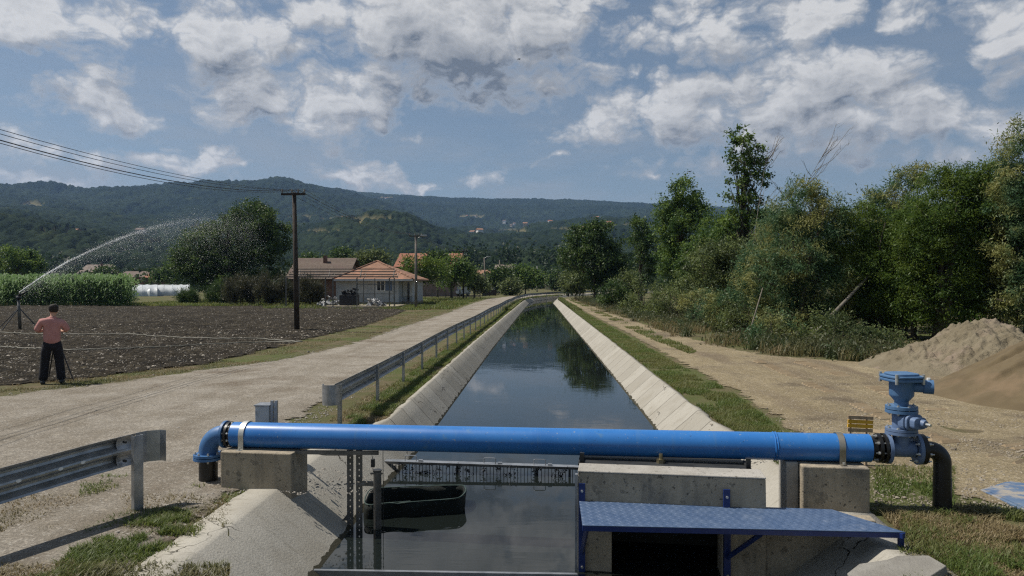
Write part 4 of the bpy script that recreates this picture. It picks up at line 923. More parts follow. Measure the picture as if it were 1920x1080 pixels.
# long one by the canal
lr = thing('guardrail', 'long galvanised guardrail running along the canal with a rounded end', 'guardrail', (0, 0, 0), 0, 'guardrails along the gravel road')
gx = lambda y: ip(y, [10.7, 30, 60, 80, 95, 108, 120, 135, 155, 190], [-3.16, -3.14, -3.05, -2.9, -2.55, -1.6, .4, 4.6, 12.6, 31])
yy = np.concatenate([np.arange(11.0, 80, 1.0), np.arange(80, 190, 2.0)]); lp = [(float(gx(y)), float(y), .44 + .02 * math.sin(y * .31)) for y in yy]
MB().sweep(WP, lp, normals(lp)).build('beam', M['galv'], lr, auto=25)
c_ = Vector((gx(10.95), 10.95, 0)); ring = []
arc = [(c_.x - .03 + .13 * math.cos(q) - .0, c_.y - .05 - .13 * math.sin(q)) for q in np.linspace(-.4, math.pi + .3, 14)]
b = MB(); nrm_ = normals([(p_[0], p_[1]) for p_ in arc]); b.sweep([(0, 0), (.005, 0), (.005, .31), (0, .31)], [(p_[0], p_[1], .445) for p_ in arc], nrm_); b.build('rounded_end', M['galv'], lr, auto=40)
y = 11.15
while y < 175:
    x_ = float(gx(y)); d_ = math.atan2(1, float(gx(y + .5) - gx(y - .5))); post(lr, x_ + .0, y, d_, .72); y += 2.62 if y < 110 else 4
for k in range(16):
    y_ = 11.9 + k * 2.62 / 2
    x_ = float(gx(y_)) + .004
    MB().tube([(x_, y_, .595), (x_ + .006, y_, .595)], .016, 8).build('lit_slot', M['white'], lr)  # white dots painted as light coming through the beam's slots

# ------------------------------------------------------------------ things on the right bank
q0 = [P(1838, 921, .03), P(1935, 966, .03), P(2010, 925, .03), P(1893, 904, .03)]
ht = thing('steel_hatch', 'dusty blue steel hatch cover lying on the ground at the right edge', 'hatch', (0, 0, 0))
M['hatch'] = pm('dusty_blue_steel', (0.068, 0.12, 0.216), (0.104, 0.16, 0.248), 3, .6, .1, 40, c3=(.30, .275, .235), s3=3.5, lo3=.46, hi3=.62)
MB().prism([q[:2] for q in q0], .012, .05).build('cover', M['hatch'], ht, bevel=.006)
ctr = sum((Vector(q) for q in q0), Vector()) / 4
MB().prism([tuple((ctr + (Vector(q) - ctr) * .9)[:2]) for q in q0], .051, .056).build('raised_panel', M['hatch'], ht)
MB().prism([tuple((ctr + (Vector(q) - ctr) * 1.06)[:2]) for q in q0], -.1, .012).build('curb', M['concrete'], ht)
y_ = 9.1
wb_ = thing('slatted_board', 'small weathered yellow and grey slatted board on legs behind the pipe', 'board', (0, 0, 0))
xa, xb = PY(1587, 790, y_)[0], PY(1634, 790, y_)[0]; zt3, zb3 = PY(1600, 779, y_)[2], PY(1600, 811, y_)[2]
for k in range(4):
    z1_ = zt3 - (zt3 - zb3) * k / 4; z0_ = z1_ - (zt3 - zb3) / 4 + .012
    mt = Matrix.Translation((xa, y_, 0)) @ Matrix.Rotation(R(2.2), 4, 'Y')
    MB().box(0, xb - xa, 0, .02, z0_, z1_, mt).build('slat', M['yellow'] if k in (1,) else M['oldwood'] if k in (0, 3) else M['yellow'], wb_)
for x_ in (xa + .06, xb - .05): MB().box(x_ - .012, x_ + .012, y_ + .022, y_ + .05, -.1, zt3 - .02).build('leg', M['oldwood'], wb_)

def pile(name, label, cx, cy, rx, ry, h, mat, seed, rough, ridge=0.0, gull=0, sharp=1.0, skew=0.0):
    n = 300; u = np.linspace(-1.5, 1.5, n); U, V = np.meshgrid(u, u)
    ang_ = np.arctan2(V, U); rad = np.sqrt(U ** 2 + V ** 2)
    rad = rad * (1 + .16 * (fbm(np.cos(ang_) * 1.5 + 5, np.sin(ang_) * 1.5 + 5, 3, seed) - .45))
    hgt = np.clip(1 - rad, -.2, 1); hgt = hgt - .06 * np.exp(-(rad / .12) ** 2)
    hgt = np.where(hgt > 0, hgt ** sharp, hgt)
    if ridge: hgt = np.maximum(hgt, ridge * np.clip(1.0 - np.sqrt(((U + .5) / .78) ** 2 + (V / .75) ** 2), -.2, 1))
    X = cx + U * rx; Y = cy + V * ry + skew * U * rx
    Z = hgt * h
    nz = .55 * (fbm(X * 1.7, Y * 1.7, 6, seed + 3) - .47) + .55 * (np.abs(fbm(X * 3.2, Y * 3.2, 4, seed + 4) - .47) - .08) + .35 * (fbm(X * 8, Y * 8, 3, seed + 6) - .45)
    Z = Z + nz * rough * np.clip(hgt * 4, 0, 1)
    rid = (1 - np.abs(fbm(X * 1.1, Y * 1.1, 4, seed + 8) - .48) * 5)
    Z = Z + np.clip(rid, 0, 1) * rough * .22 * np.clip(hgt * 3, 0, 1)
    if gull: Z = Z - gull * np.clip(np.sin(ang_ * 17 + 3 * fbm(X, Y, 2, seed)) - .35, 0, 1) * np.clip(hgt * 2.5, 0, 1) * np.clip(rad * 2, 0, 1)
    Z = np.where(hgt <= 0, hgt * 1.2, Z) + gz(X, Y)
    idx = np.arange(n * n).reshape(n, n); f = np.stack([idx[:-1, :-1], idx[:-1, 1:], idx[1:, 1:], idx[1:, :-1]], -1).reshape(-1, 4)
    return tag(raw(name, np.stack([X, Y, Z], -1).reshape(-1, 3), f, mat, smooth=True), label, 'sand pile', 'sand piles by the trees')
pile('sand_pile', 'lumpy pale grey sand pile below the trees, the farther one', 11.75, 19.6, 2.4, 2.8, 1.38, M['sand'], 3, .52, ridge=.5)
pile('sand_pile', 'smooth brown sand pile at the right edge with runnels down its flank', 11.45, 14.6, 3.5, 3.3, 1.9, M['brownsand'], 14, .16, gull=.2)

# ================================================================== TREES
def leaf_quads(pts, size, aspect, droop=0.0, seed=0, spread=1.0):
    """one folded diamond leaf per point"""
    r = np.random.default_rng(seed); n = len(pts)
    d = r.normal(size=(n, 3)); d[:, 2] = d[:, 2] * spread - droop; d /= np.linalg.norm(d, axis=1, keepdims=True)
    s = np.cross(d, r.normal(size=(n, 3))); s /= np.linalg.norm(s, axis=1, keepdims=True) + 1e-9
    L = (size * r.uniform(.6, 1.35, n))[:, None]; w = L * aspect
    v = np.stack([pts, pts + d * L * .45 + s * w * .5, pts + d * L, pts + d * L * .45 - s * w * .5], 1).reshape(-1, 3)
    return v, np.arange(4 * n).reshape(n, 4)
def crown_points(ells, ncl, per, rc, seed, shell=.55, flat=.8):
    """leaf points in clumps spread through a union of ellipsoids (cx,cy,cz,rx,ry,rz,weight)"""
    r = np.random.default_rng(seed); E = np.array(ells, float); wts = E[:, 3] * E[:, 4] * E[:, 5]; wts = wts ** .75; wts /= wts.sum()
    k = r.choice(len(E), ncl, p=wts); d = r.normal(size=(ncl, 3)); d /= np.linalg.norm(d, axis=1, keepdims=True)
    rad = r.uniform(shell ** 2, 1, ncl) ** .5 * r.uniform(.82, 1.1, ncl)
    C = E[k, :3] + d * rad[:, None] * E[k, 3:6]
    rcl = rc * r.uniform(.55, 1.4, ncl)
    cnt = np.maximum(3, (per * r.uniform(.5, 1.4, ncl)).astype(int)); own = np.repeat(np.arange(ncl), cnt)
    q = r.normal(size=(len(own), 3)) * .5; q[:, 2] *= flat
    return C[own] + q * rcl[own][:, None], C
def tree(name, label, cat, x, y, ells, dense=1.0, ncl=160, per=70, rc=.45, leaf=.14, aspect=.5, mat='leaf_dark', bark='bark', tr=.16, lean=(0, 0), group=None, seed=1, droop=.25, shell=.5, limbs=30, top=.8, stems=1, flat=.8, spread=1.0, base=None):
    z0 = float(gz(x, y)) if y < 250 else 0
    if base is not None: z0 = base
    t = thing(name, label, cat, (x, y, z0), 0, group)
    pts, C = crown_points(ells, int(ncl * .62 * dense), per * 1.7, rc * .86, seed, shell, flat)
    pts = pts[pts[:, 2] > .04]
    v, f = leaf_quads(pts, leaf, aspect, droop, seed + 1, spread)
    raw('crown', v, f, M[mat], t)
    r = random.Random(seed); b = MB(); zmax = max(e[2] + e[5] for e in ells)
    for s_ in range(stems):
        ox, oy = (0, 0) if stems == 1 else (r.uniform(-.5, .5), r.uniform(-.4, .4))
        tx, ty = lean[0] + (0 if stems == 1 else r.uniform(-1, 1) * .12 * zmax), lean[1] + (0 if stems == 1 else r.uniform(-1, 1) * .1 * zmax)
        n = 9; pa = []
        for i in range(n):
            u = i / (n - 1); pa.append(Vector((ox + tx * u ** 1.3 + r.uniform(-1, 1) * .03 * zmax * u, oy + ty * u ** 1.3, -.25 + (zmax * top + .25) * u)))
        rads = [tr * (1.25 if i == 0 else 1) * (1 - .88 * i / (n - 1)) for i in range(n)]
        b.tube(pa, rads, 8)
        if limbs:
            idx = r.sample(range(len(C)), min(len(C), max(1, limbs // stems)))
            for i in idx:
                c = Vector(C[i]); u = min(.92, max(.18, (c.z / (zmax * top)) * .72 - .05)); k = u * (n - 1); i0 = int(k); p_ = pa[i0].lerp(pa[min(i0 + 1, n - 1)], k - i0)
                rr = tr * (1 - .88 * u) * .5; mid = p_.lerp(c, .5) + Vector((0, 0, .06 * (c - p_).length))
                b.tube([p_, mid, c], [rr, rr * .6, max(.006, rr * .2)], 5)
    b.build('trunk', M[bark], t, smooth=True)
    return t
def el_px(x, y, lst):
    """ellipsoids given as (px, py, half width px, half height px[, depth offset]) at the tree's depth"""
    o = []
    for e in lst:
        d = y + (e[4] if len(e) > 4 else 0); k = d / F; c = PY(e[0], e[1], d); o.append((c[0] - x, d - y, c[2], e[2] * k, (e[2] + e[3]) * .5 * k, e[3] * k))
    return o
def ptree(name, label, px, y, lst, cat='tree', **kw):
    x = PY(px, 531, y)[0]; return tree(name, label, cat, x, y, el_px(x, y, lst), **kw)

G1 = 'trees and bushes along the right edge'
ptree('round_tree', 'round dense dark tree beside the far canal track, first of the right row', 1116, 88, [(1112, 478, 62, 66), (1100, 445, 36, 34), (1135, 500, 38, 40), (1070, 470, 22, 26), (1160, 505, 22, 30), (1112, 430, 30, 22)], ncl=330, per=46, rc=.95, leaf=.30, dense=1.4, mat='leaf_dark', tr=.3, group=G1, seed=11, stems=2)
ptree('slim_tree', 'slim dark columnar tree behind the broad crown on the right', 1202, 78, [(1202, 440, 20, 46), (1198, 420, 13, 25), (1210, 480, 24, 44)], ncl=120, per=46, rc=.7, leaf=.26, mat='leaf_dark', tr=.18, group=G1, seed=12)
ptree('broad_tree', 'tall green tree with a broad pointed crown right of the canal', 1272, 58, [(1278, 410, 44, 60), (1284, 368, 30, 36), (1250, 430, 30, 62), (1306, 395, 26, 34), (1262, 490, 38, 46), (1282, 345, 14, 16)], ncl=330, per=60, rc=.62, leaf=.20, mat='leaf_ash', tr=.24, group=G1, seed=13)
ptree('tall_ash_tree', 'tallest open leafy tree rising against the clouds among the right trees', 1392, 46, [(1385, 262, 24, 26), (1402, 300, 34, 34), (1378, 330, 30, 30), (1412, 350, 34, 30), (1390, 385, 40, 34), (1372, 430, 42, 44), (1420, 410, 30, 40), (1368, 285, 12, 18), (1428, 275, 10, 16)], ncl=190, per=46, rc=.42, leaf=.20, mat='leaf_ash', tr=.16, group=G1, seed=14, limbs=70, top=.95, shell=.2)
ptree('understory_tree', 'low bushy tree under the tallest open tree', 1345, 42, [(1340, 505, 60, 52), (1385, 480, 46, 50), (1310, 540, 50, 40), (1400, 545, 50, 46)], ncl=300, per=60, rc=.5, leaf=.15, mat='leaf_shrub', tr=.1, group=G1, seed=15, stems=3)
ptree('willow_tree', 'grey green willow bush with a drooping rounded crown beside the bare branches', 1500, 31, [(1490, 470, 78, 84), (1470, 400, 44, 44), (1540, 420, 50, 54), (1450, 530, 60, 60), (1550, 540, 66, 70), (1500, 360, 30, 26), (1500, 590, 90, 40), (1538, 365, 16, 26)], ncl=560, per=82, rc=.42, leaf=.135, aspect=.26, dense=1.4, mat='leaf_willow', tr=.14, group=G1, seed=16, droop=.7, stems=4)
ptree('willow_tree', 'yellow green willow between the grey willow and the tallest right trees', 1622, 31, [(1600, 415, 44, 44), (1640, 470, 60, 70), (1585, 500, 46, 66), (1660, 560, 66, 66), (1620, 590, 76, 44)], ncl=430, per=80, rc=.42, leaf=.13, aspect=.28, dense=1.4, mat='leaf_yellow', tr=.13, group=G1, seed=17, droop=.55, stems=4)
ptree('back_tree', 'dark tree standing behind the willows with light showing through its top', 1690, 38, [(1665, 375, 44, 30), (1705, 345, 42, 32), (1690, 420, 60, 56), (1720, 330, 22, 22), (1640, 430, 40, 50)], ncl=260, per=60, rc=.42, leaf=.16, aspect=.3, mat='leaf_willow', tr=.12, group=G1, seed=18, droop=.4, stems=2, shell=.3)
ptree('willow_tree', 'broad yellow green willow above the farther sand pile', 1772, 29, [(1775, 390, 60, 74), (1740, 440, 60, 66), (1810, 350, 46, 44), (1825, 440, 58, 76), (1760, 520, 76, 60), (1840, 530, 64, 60), (1770, 335, 26, 26), (1785, 590, 80, 40)], ncl=640, per=86, rc=.42, leaf=.13, aspect=.28, dense=1.4, mat='leaf_yellow', tr=.15, group=G1, seed=19, droop=.5, stems=5)
ptree('willow_tree', 'tall willow at the right edge of the photo with its tip cut by the frame', 1925, 27.5, [(1915, 290, 34, 48), (1900, 370, 46, 66), (1950, 400, 60, 90), (1900, 470, 50, 66), (1925, 550, 66, 66), (1980, 500, 60, 100), (1905, 245, 14, 26)], ncl=620, per=84, rc=.4, leaf=.13, aspect=.28, dense=1.4, mat='leaf_willow', tr=.17, group=G1, seed=20, droop=.5, stems=4)
ptree('back_tree', 'dark leafy tree filling the wood behind the right edge willow', 1860, 34, [(1850, 430, 80, 70), (1900, 500, 80, 90), (1800, 520, 90, 80), (1960, 420, 80, 90)], ncl=330, per=60, rc=.5, leaf=.17, aspect=.35, mat='leaf_dark', tr=.16, group=G1, seed=21, stems=3)
ptree('back_tree', 'dark leafy tree filling the wood behind the yellow willows', 1660, 35, [(1640, 520, 80, 90), (1720, 540, 80, 90), (1560, 560, 70, 70)], ncl=330, per=60, rc=.5, leaf=.17, aspect=.35, mat='leaf_dark', tr=.14, group=G1, seed=22, stems=3)
ptree('back_tree', 'dark bushy tree between the broad tree and the tallest open tree', 1330, 56, [(1330, 470, 50, 50), (1360, 440, 36, 44), (1410, 470, 60, 60), (1290, 520, 56, 40)], ncl=240, per=50, rc=.6, leaf=.2, mat='leaf_dark', tr=.14, group=G1, seed=23, stems=2)
v, f = leaf_quads(DEBRIS, .034, .45, .6, 5); o = raw('caught_leaves', v, f, M['blackbox'], ra); o['kind'] = 'stuff'
ptree('willow_thicket', 'grey green thicket filling the gap between the grey willow and the tallest open tree', 1425, 34, [(1430, 520, 54, 70), (1400, 570, 56, 46), (1450, 450, 40, 50), (1360, 585, 50, 36)], mat='leaf_willow', ncl=420, per=80, rc=.45, leaf=.14, aspect=.3, tr=.07, group=G1, seed=25, stems=4, droop=.5)
ptree('willow_thicket', 'olive thicket filling the gap between the two yellow green willows', 1700, 30, [(1700, 480, 50, 70), (1690, 550, 56, 60), (1715, 410, 36, 40)], mat='leaf_yellow', ncl=420, per=80, rc=.42, leaf=.13, aspect=.28, tr=.07, group=G1, seed=26, stems=4, droop=.5)
ptree('willow_thicket', 'green thicket behind the valve between the broad yellow willow and the right edge willow', 1862, 29, [(1865, 400, 44, 70), (1880, 480, 50, 80), (1850, 330, 26, 30)], mat='leaf_yellow', ncl=420, per=80, rc=.42, leaf=.13, aspect=.28, tr=.07, group=G1, seed=27, stems=4, droop=.5)
ptree('willow_thicket', 'leafy thicket filling the gap right of the broad pointed tree', 1335, 50, [(1335, 440, 40, 46), (1350, 500, 50, 46), (1310, 500, 40, 50)], mat='leaf_ash', ncl=260, per=60, rc=.55, leaf=.18, aspect=.4, tr=.07, group=G1, seed=28, stems=4)
# bare dead tree and the fallen trunks
def bare(name, label, x, y, h, lean, seed, n=26, mat='deadwood', tr=.045, group=None):
    t = thing(name, label, 'dead tree', (x, y, 0), 0, group); r = random.Random(seed); b = MB(); k = 8
    pa = [Vector((lean * h * (i / k) ** 1.4, 0, -.2 + (h + .2) * i / k)) for i in range(k + 1)]
    b.tube(pa, [tr * (1 - .85 * i / k) for i in range(k + 1)], 6); b.build('trunk', M[mat], t, smooth=True)
    b = MB()
    for i in range(n):
        u = r.uniform(.35, .97); j = int(u * k); p_ = pa[j].lerp(pa[min(j + 1, k)], u * k - j); L_ = h * r.uniform(.12, .34) * (1.2 - u * .5)
        sd = r.choice((-1, 1, 1)); d_ = Vector((sd * r.uniform(.25, .9), r.uniform(-.4, .4), r.uniform(.5, 1.1))).normalized()
        e = p_ + d_ * L_; m_ = p_.lerp(e, .5) + Vector((sd * .04 * L_, 0, -.05 * L_)); e2 = e + Vector((sd * .25, 0, .12)) * L_ * .4
        b.tube([p_, m_, e, e2], [.016, .012, .008, .004], 5)
        for q in range(3):
            w_ = m_.lerp(e2, r.random()); b.tube([w_, w_ + Vector((sd * r.uniform(-.1, .5), r.uniform(-.3, .3), r.uniform(.1, .6))) * L_ * .4], [.006, .003], 4)
    b.build('branches', M[mat], t, smooth=True); return t
q = PY(1408, 600, 40); bare('bare_tree', 'bare grey dead tree leaning right with thin branches against the sky', q[0], 40, 9.6, .42, 5, 24, group=None)
q = PY(1420, 590, 36); bare('bare_tree', 'bare dead tree with upright grey twigs beside the tallest open tree', q[0], 38, 9.4, .12, 8, 20)
a_, b_ = Vector(P(1500, 652, -.05)), Vector(PY(1690, 450, 32.5)); m_ = a_.lerp(b_, .4) + Vector((.1, 0, .05))
tag(MB().tube([a_, a_.lerp(m_, .5) + Vector((.03, 0, .02)), m_, b_], [.08, .072, .06, .035], 12).build('leaning_trunk', M['palebark'], smooth=True), 'pale leaning tree trunk rising from the edge of the sandy track into the willow', 'tree trunk')
a_ = Vector(PY(1408, 615, 29)); b_ = Vector(PY(1430, 540, 29.5))
tag(MB().tube([Vector((a_.x - .3, 29, -.1)), a_, b_], [.035, .03, .02], 8).build('leaning_trunk', M['palebark'], smooth=True), 'short pale leaning stem at the foot of the grey willow', 'tree trunk')
# bushes of the undergrowth
G2 = 'bushes at the foot of the trees'
bl = [(1205, 52, 560, 46, 40, 'leaf_shrub', 'low olive bush beside the track in front of the slim dark tree'), (1150, 66, 548, 34, 24, 'leaf_dark', 'small dark bush at the foot of the round tree'),
      (1262, 44, 555, 48, 40, 'leaf_shrub', 'rounded olive bush in front of the broad pointed tree'), (1320, 37, 575, 50, 44, 'leaf_willow', 'grey green bush beside the tangled stems'),
      (1390, 32, 590, 46, 42, 'leaf_shrub', 'dull bush under the bare tree'), (1450, 27, 615, 46, 36, 'leaf_willow', 'grey leaved bush at the foot of the grey willow'),
      (1560, 25.5, 620, 52, 38, 'leaf_shrub', 'bush behind the pale leaning trunk'), (1640, 24, 640, 44, 34, 'leaf_shrub', 'leafy bush left of the farther sand pile'),
      (1178, 72, 530, 26, 30, 'leaf_shrub', 'pale bush between the round tree and the slim tree'), (1085, 96, 528, 22, 22, 'leaf_shrub', 'grey olive bush left of the round tree')]
for i, (px, y, py, hw_, hh_, mt_, lb) in enumerate(bl):
    x = PY(px, 531, y)[0]; r = random.Random(i); es = el_px(x, y, [(px, py, hw_, hh_), (px - hw_ * .5, py + hh_ * .35, hw_ * .6, hh_ * .6), (px + hw_ * .5, py + hh_ * .3, hw_ * .6, hh_ * .65)])
    tree('bush', lb, 'bush', x, y, es, ncl=90, per=46, rc=.34 * (y / 30) ** .5, leaf=.11 * max(1, y / 34), aspect=.38, mat=mt_, tr=.04, group=G2, seed=40 + i, stems=5, limbs=30, top=.7)
# left side
ptree('big_locust_tree', 'large dark spreading tree left of the wooden pole', 440, 86, [(450, 455, 88, 58), (470, 410, 60, 30), (385, 455, 58, 42), (500, 470, 50, 60), (400, 500, 66, 40), (440, 520, 90, 40), (350, 490, 34, 34), (470, 395, 34, 18), (520, 440, 26, 34)], ncl=620, per=60, rc=.95, leaf=.27, aspect=.5, dense=1.4, mat='leaf_dark', tr=.36, seed=31, stems=3, limbs=70)
ptree('round_tree', 'round green tree behind the maize at the left edge', 30, 118, [(30, 490, 44, 30), (10, 485, 30, 26), (58, 498, 22, 24)], ncl=180, per=50, rc=1.0, leaf=.34, mat='leaf_ash', tr=.3, seed=32)
G3 = 'tall grassy bushes beside the large dark tree'
for i, (px, hw_, hh_, lb) in enumerate([(447, 30, 26, 'leftmost tall grassy bush right of the large dark tree'), (487, 30, 29, 'second tall grassy bush from the large dark tree'), (525, 28, 26, 'tall grassy bush just left of the wooden pole'), (582, 25, 24, 'tall grassy bush between the wooden pole and the unfinished porch'), (412, 26, 20, 'dark bush under the right side of the large dark tree'), (352, 16, 12, 'low dark bush under the left side of the large dark tree')]):
    y = 73 if i < 4 else 80; x = PY(px, 531, y)[0]
    tree('tall_bush', lb, 'bush', x, y, el_px(x, y, [(px, 570 - hh_, hw_, hh_), (px - hw_ * .5, 572 - hh_ * .7, hw_ * .6, hh_ * .7), (px + hw_ * .5, 572 - hh_ * .75, hw_ * .6, hh_ * .75)]), ncl=120, per=60, rc=.5, leaf=.34, aspect=.12, mat='leaf_reed' if i < 4 else 'leaf_dark', tr=.03, group=G3, seed=60 + i, stems=6, limbs=24, top=.7, droop=-1.1, flat=1.4)
G4 = 'trees around the village houses'
vt = [(785, 96, [(784, 502, 36, 28), (768, 512, 26, 26), (812, 506, 28, 26), (835, 512, 20, 22)], 'leaf_yellow', 'bushy green tree right of the lamp pole behind the tiled house'), (846, 104, [(850, 500, 24, 22), (838, 520, 20, 20), (868, 512, 18, 20)], 'leaf_ash', 'light green tree with a thin bare trunk beside the fence'),
      (890, 112, [(888, 528, 20, 18), (880, 518, 16, 16), (902, 535, 14, 14)], 'leaf_shrub', 'low dull tree right of the pole with a small box'), (930, 150, [(930, 522, 20, 15), (945, 516, 16, 14)], 'leaf_dark', 'dark tree above the parked silver car'),
      (985, 150, [(985, 518, 26, 20), (972, 512, 16, 14), (1002, 524, 18, 18)], 'leaf_ash', 'dense green tree left of the pale concrete poles'), (1040, 210, [(1042, 524, 14, 14), (1050, 530, 12, 10)], 'leaf_dark', 'small dark tree beside the farthest pale poles'),
      (1066, 130, [(1068, 528, 16, 16), (1078, 520, 12, 16)], 'leaf_shrub', 'greyish tree at the bend of the canal'), (640, 150, [(640, 482, 24, 16), (625, 488, 20, 12)], 'leaf_dark', 'dark tree top rising behind the brown roofed house'),
      (690, 140, [(690, 482, 30, 16), (712, 486, 20, 14), (668, 490, 20, 12)], 'leaf_shrub', 'olive tree top between the brown roof and the orange roof'), (585, 130, [(580, 495, 16, 16)], 'leaf_dark', 'small tree behind the left end of the brown roof'),
      (955, 135, [(957, 538, 14, 9)], 'leaf_shrub', 'low grey bush beside the parked silver car'), (820, 120, [(822, 490, 22, 16)], 'leaf_dark', 'tree top over the mauve house'), (200, 175, [(196, 514, 14, 9)], 'leaf_dark', 'dark tree beside the grey roofed farmhouse'), (330, 140, [(322, 512, 22, 14), (300, 518, 14, 9)], 'leaf_dark', 'dark tree behind the white tunnels')]
for i, (px, y, es, mt_, lb) in enumerate(vt):
    ptree('village_tree', lb, px, y, es, mat=mt_, ncl=110, per=38, rc=.011 * y, leaf=.0034 * y, tr=.15, group=G4, seed=80 + i, limbs=20)
# maize field: a mass of plants nobody could count
def blades(name, pts, h, w, mat, seed, lean=.35, hv=.4, seg=2, parent=None):
    r = np.random.default_rng(seed); n = len(pts); H = h * r.uniform(1 - hv, 1 + hv, n) * (.35 + 1.35 * fbm(pts[:, 0] * 1.7, pts[:, 1] * 1.7, 3, seed + 90)); a = r.uniform(0, 2 * np.pi, n); d = np.stack([np.cos(a), np.sin(a), np.zeros(n)], 1); s = np.stack([-d[:, 1], d[:, 0], np.zeros(n)], 1)
    ln = (lean * r.uniform(.2, 1.3, n) * H)[:, None]; W_ = (w * r.uniform(.6, 1.3, n))[:, None]; up = np.zeros((n, 3)); up[:, 2] = H
    m_ = pts + up * .6 + d * ln * .3
    v = np.stack([pts - s * W_ * .5, pts + s * W_ * .5, m_ + s * W_ * .38, m_ - s * W_ * .38, pts + up * .95 + d * ln], 1).reshape(-1, 3)
    b0 = np.arange(n) * 5; f = np.concatenate([np.stack([b0, b0 + 1, b0 + 2, b0 + 3], 1), np.stack([b0 + 3, b0 + 2, b0 + 4, b0 + 4], 1)])
    # last face is a triangle: build it as tris apart
    me = bpy.data.meshes.new(name); q = f[:n]; t_ = f[n:, :3]
    me.vertices.add(len(v)); me.vertices.foreach_set('co', v.astype(np.float32).ravel()); nl = q.size + t_.size
    me.loops.add(nl); me.loops.foreach_set('vertex_index', np.concatenate([q.ravel(), t_.ravel()]).astype(np.int32)); me.polygons.add(2 * n)
    me.polygons.foreach_set('loop_start', np.concatenate([np.arange(n) * 4, q.size + np.arange(n) * 3]).astype(np.int32)); me.polygons.foreach_set('loop_total', np.concatenate([np.full(n, 4), np.full(n, 3)]).astype(np.int32))
    me.update(calc_edges=True); return link(name, me, mat, parent)
def scat(n, fx0, fx1, y0, y1, seed, pw=1.0, mask=None, clump=None):
    """n ground points between x=fx0(y) and fx1(y); denser near y0 when pw>1"""
    r = np.random.default_rng(seed); y = y0 + (y1 - y0) * r.random(n) ** pw; u = r.random(n); a, b = fx0(y), fx1(y); x = a + (b - a) * u
    if clump: 
        k = fbm(x * clump[0], y * clump[0], 3, seed) > clump[1]; x, y = x[k], y[k]
    return np.stack([x, y, gz(x, y)], -1)
r = np.random.default_rng(5); n = 5200
cy = 70 + 42 * r.random(n) ** 1.7; cy = 70 + np.round((cy - 70) / .75) * .75 + r.normal(0, .06, n); cx = -86 + (48 - .25 * (cy - 70)) * r.random(n)
edge = -40.4 - (cy - 70) * .62; k = cx < edge + r.normal(0, .5, n); cx, cy = cx[k], cy[k]; n = len(cx)
base = np.stack([cx, cy, gz(cx, cy)], -1); H = r.uniform(2.5, 3.3, n)
V_, F_ = [], []
for L_ in range(10):
    zz = H * (.12 + .09 * L_); a = r.uniform(0, 2 * np.pi, n); d = np.stack([np.cos(a), np.sin(a), np.zeros(n)], 1); s = np.stack([-d[:, 1], d[:, 0], np.zeros(n)], 1)
    ln = (.85 * r.uniform(.6, 1.1, n) * (1 - .04 * L_))[:, None]; p0 = base.copy(); p0[:, 2] += zz; wv = .085
    m_ = p0 + d * ln * .45; m_[:, 2] += .30; e = p0 + d * ln; e[:, 2] += r.uniform(-.15, .2, n)
    i0 = sum(len(q) for q in V_); V_.append(np.stack([p0, m_ + s * wv, e, m_ - s * wv], 1).reshape(-1, 3)); F_.append(np.arange(4 * n).reshape(n, 4) + i0)
sv = np.stack([base + [-.025, 0, 0], base + [.025, 0, 0], base + np.stack([np.full(n, .012), np.zeros(n), H], 1), base + np.stack([np.full(n, -.012), np.zeros(n), H], 1)], 1).reshape(-1, 3)
i0 = sum(len(q) for q in V_); V_.append(sv); F_.append(np.arange(4 * n).reshape(n, 4) + i0)
tag(raw('maize', np.concatenate(V_), np.concatenate(F_), M['corn']), 'green maize crop standing beyond the ploughed field at left', 'maize', kind='stuff')

# far woods on the plain: one mass
r = np.random.default_rng(9); V_, F_ = [], []; i0 = 0
def wood(n, pxa, pxb, ya, yb, hfun, wfun, per, leaf, seed):
    global i0
    rr = np.random.default_rng(seed); y = rr.uniform(ya, yb, n); px = rr.uniform(pxa, pxb, n); x = (px - 1012) * y / F
    h = hfun(rr, n, px); w = wfun(rr, n)
    own = np.repeat(np.arange(n), per); q = rr.normal(size=(n * per, 3)); q /= np.linalg.norm(q, axis=1, keepdims=True); q *= (rr.uniform(.45, 1, n * per) ** .5)[:, None] * (1 + .25 * (rr.random(n * per)[:, None] - .5))
    pts = np.stack([x[own] + q[:, 0] * w[own], y[own] + q[:, 1] * w[own], h[own] * .52 + q[:, 2] * h[own] * .5], -1)
    v, f = leaf_quads(pts, leaf, .7, .1, seed); V_.append(v); F_.append(f + i0); i0 += len(v)
wood(230, 560, 1130, 250, 310, lambda r_, n, p: r_.uniform(6, 10, n), lambda r_, n: r_.uniform(2.2, 3.6, n), 60, 1.3, 1)
wood(170, 770, 1150, 310, 420, lambda r_, n, p: np.interp(p, [770, 860, 1000, 1150], [12, 20, 21, 20]) * r_.uniform(.75, 1.08, n), lambda r_, n: r_.uniform(1.6, 2.8, n), 70, 1.6, 2)
wood(120, -150, 330, 190, 300, lambda r_, n, p: r_.uniform(4, 8, n), lambda r_, n: r_.uniform(2.2, 4, n), 55, 1.2, 3)
wood(120, 230, 600, 160, 300, lambda r_, n, p: r_.uniform(4, 7.5, n), lambda r_, n: r_.uniform(2.2, 4, n), 55, 1.2, 4)
wood(150, 1150, 2100, 110, 240, lambda r_, n, p: r_.uniform(7, 12, n), lambda r_, n: r_.uniform(2.5, 4, n), 60, 1.1, 5)
wood(110, -200, 110, 300, 420, lambda r_, n, p: r_.uniform(12, 19, n), lambda r_, n: r_.uniform(3, 6, n), 70, 1.8, 6)
tag(raw('far_wood', np.concatenate(V_), np.concatenate(F_), M['leaf_far']), 'far dark woods on the plain at the foot of the hills', 'woods', kind='stuff')

# ------------------------------------------------------------------ grass, weeds and stones
def near(*a): return a
pp = []
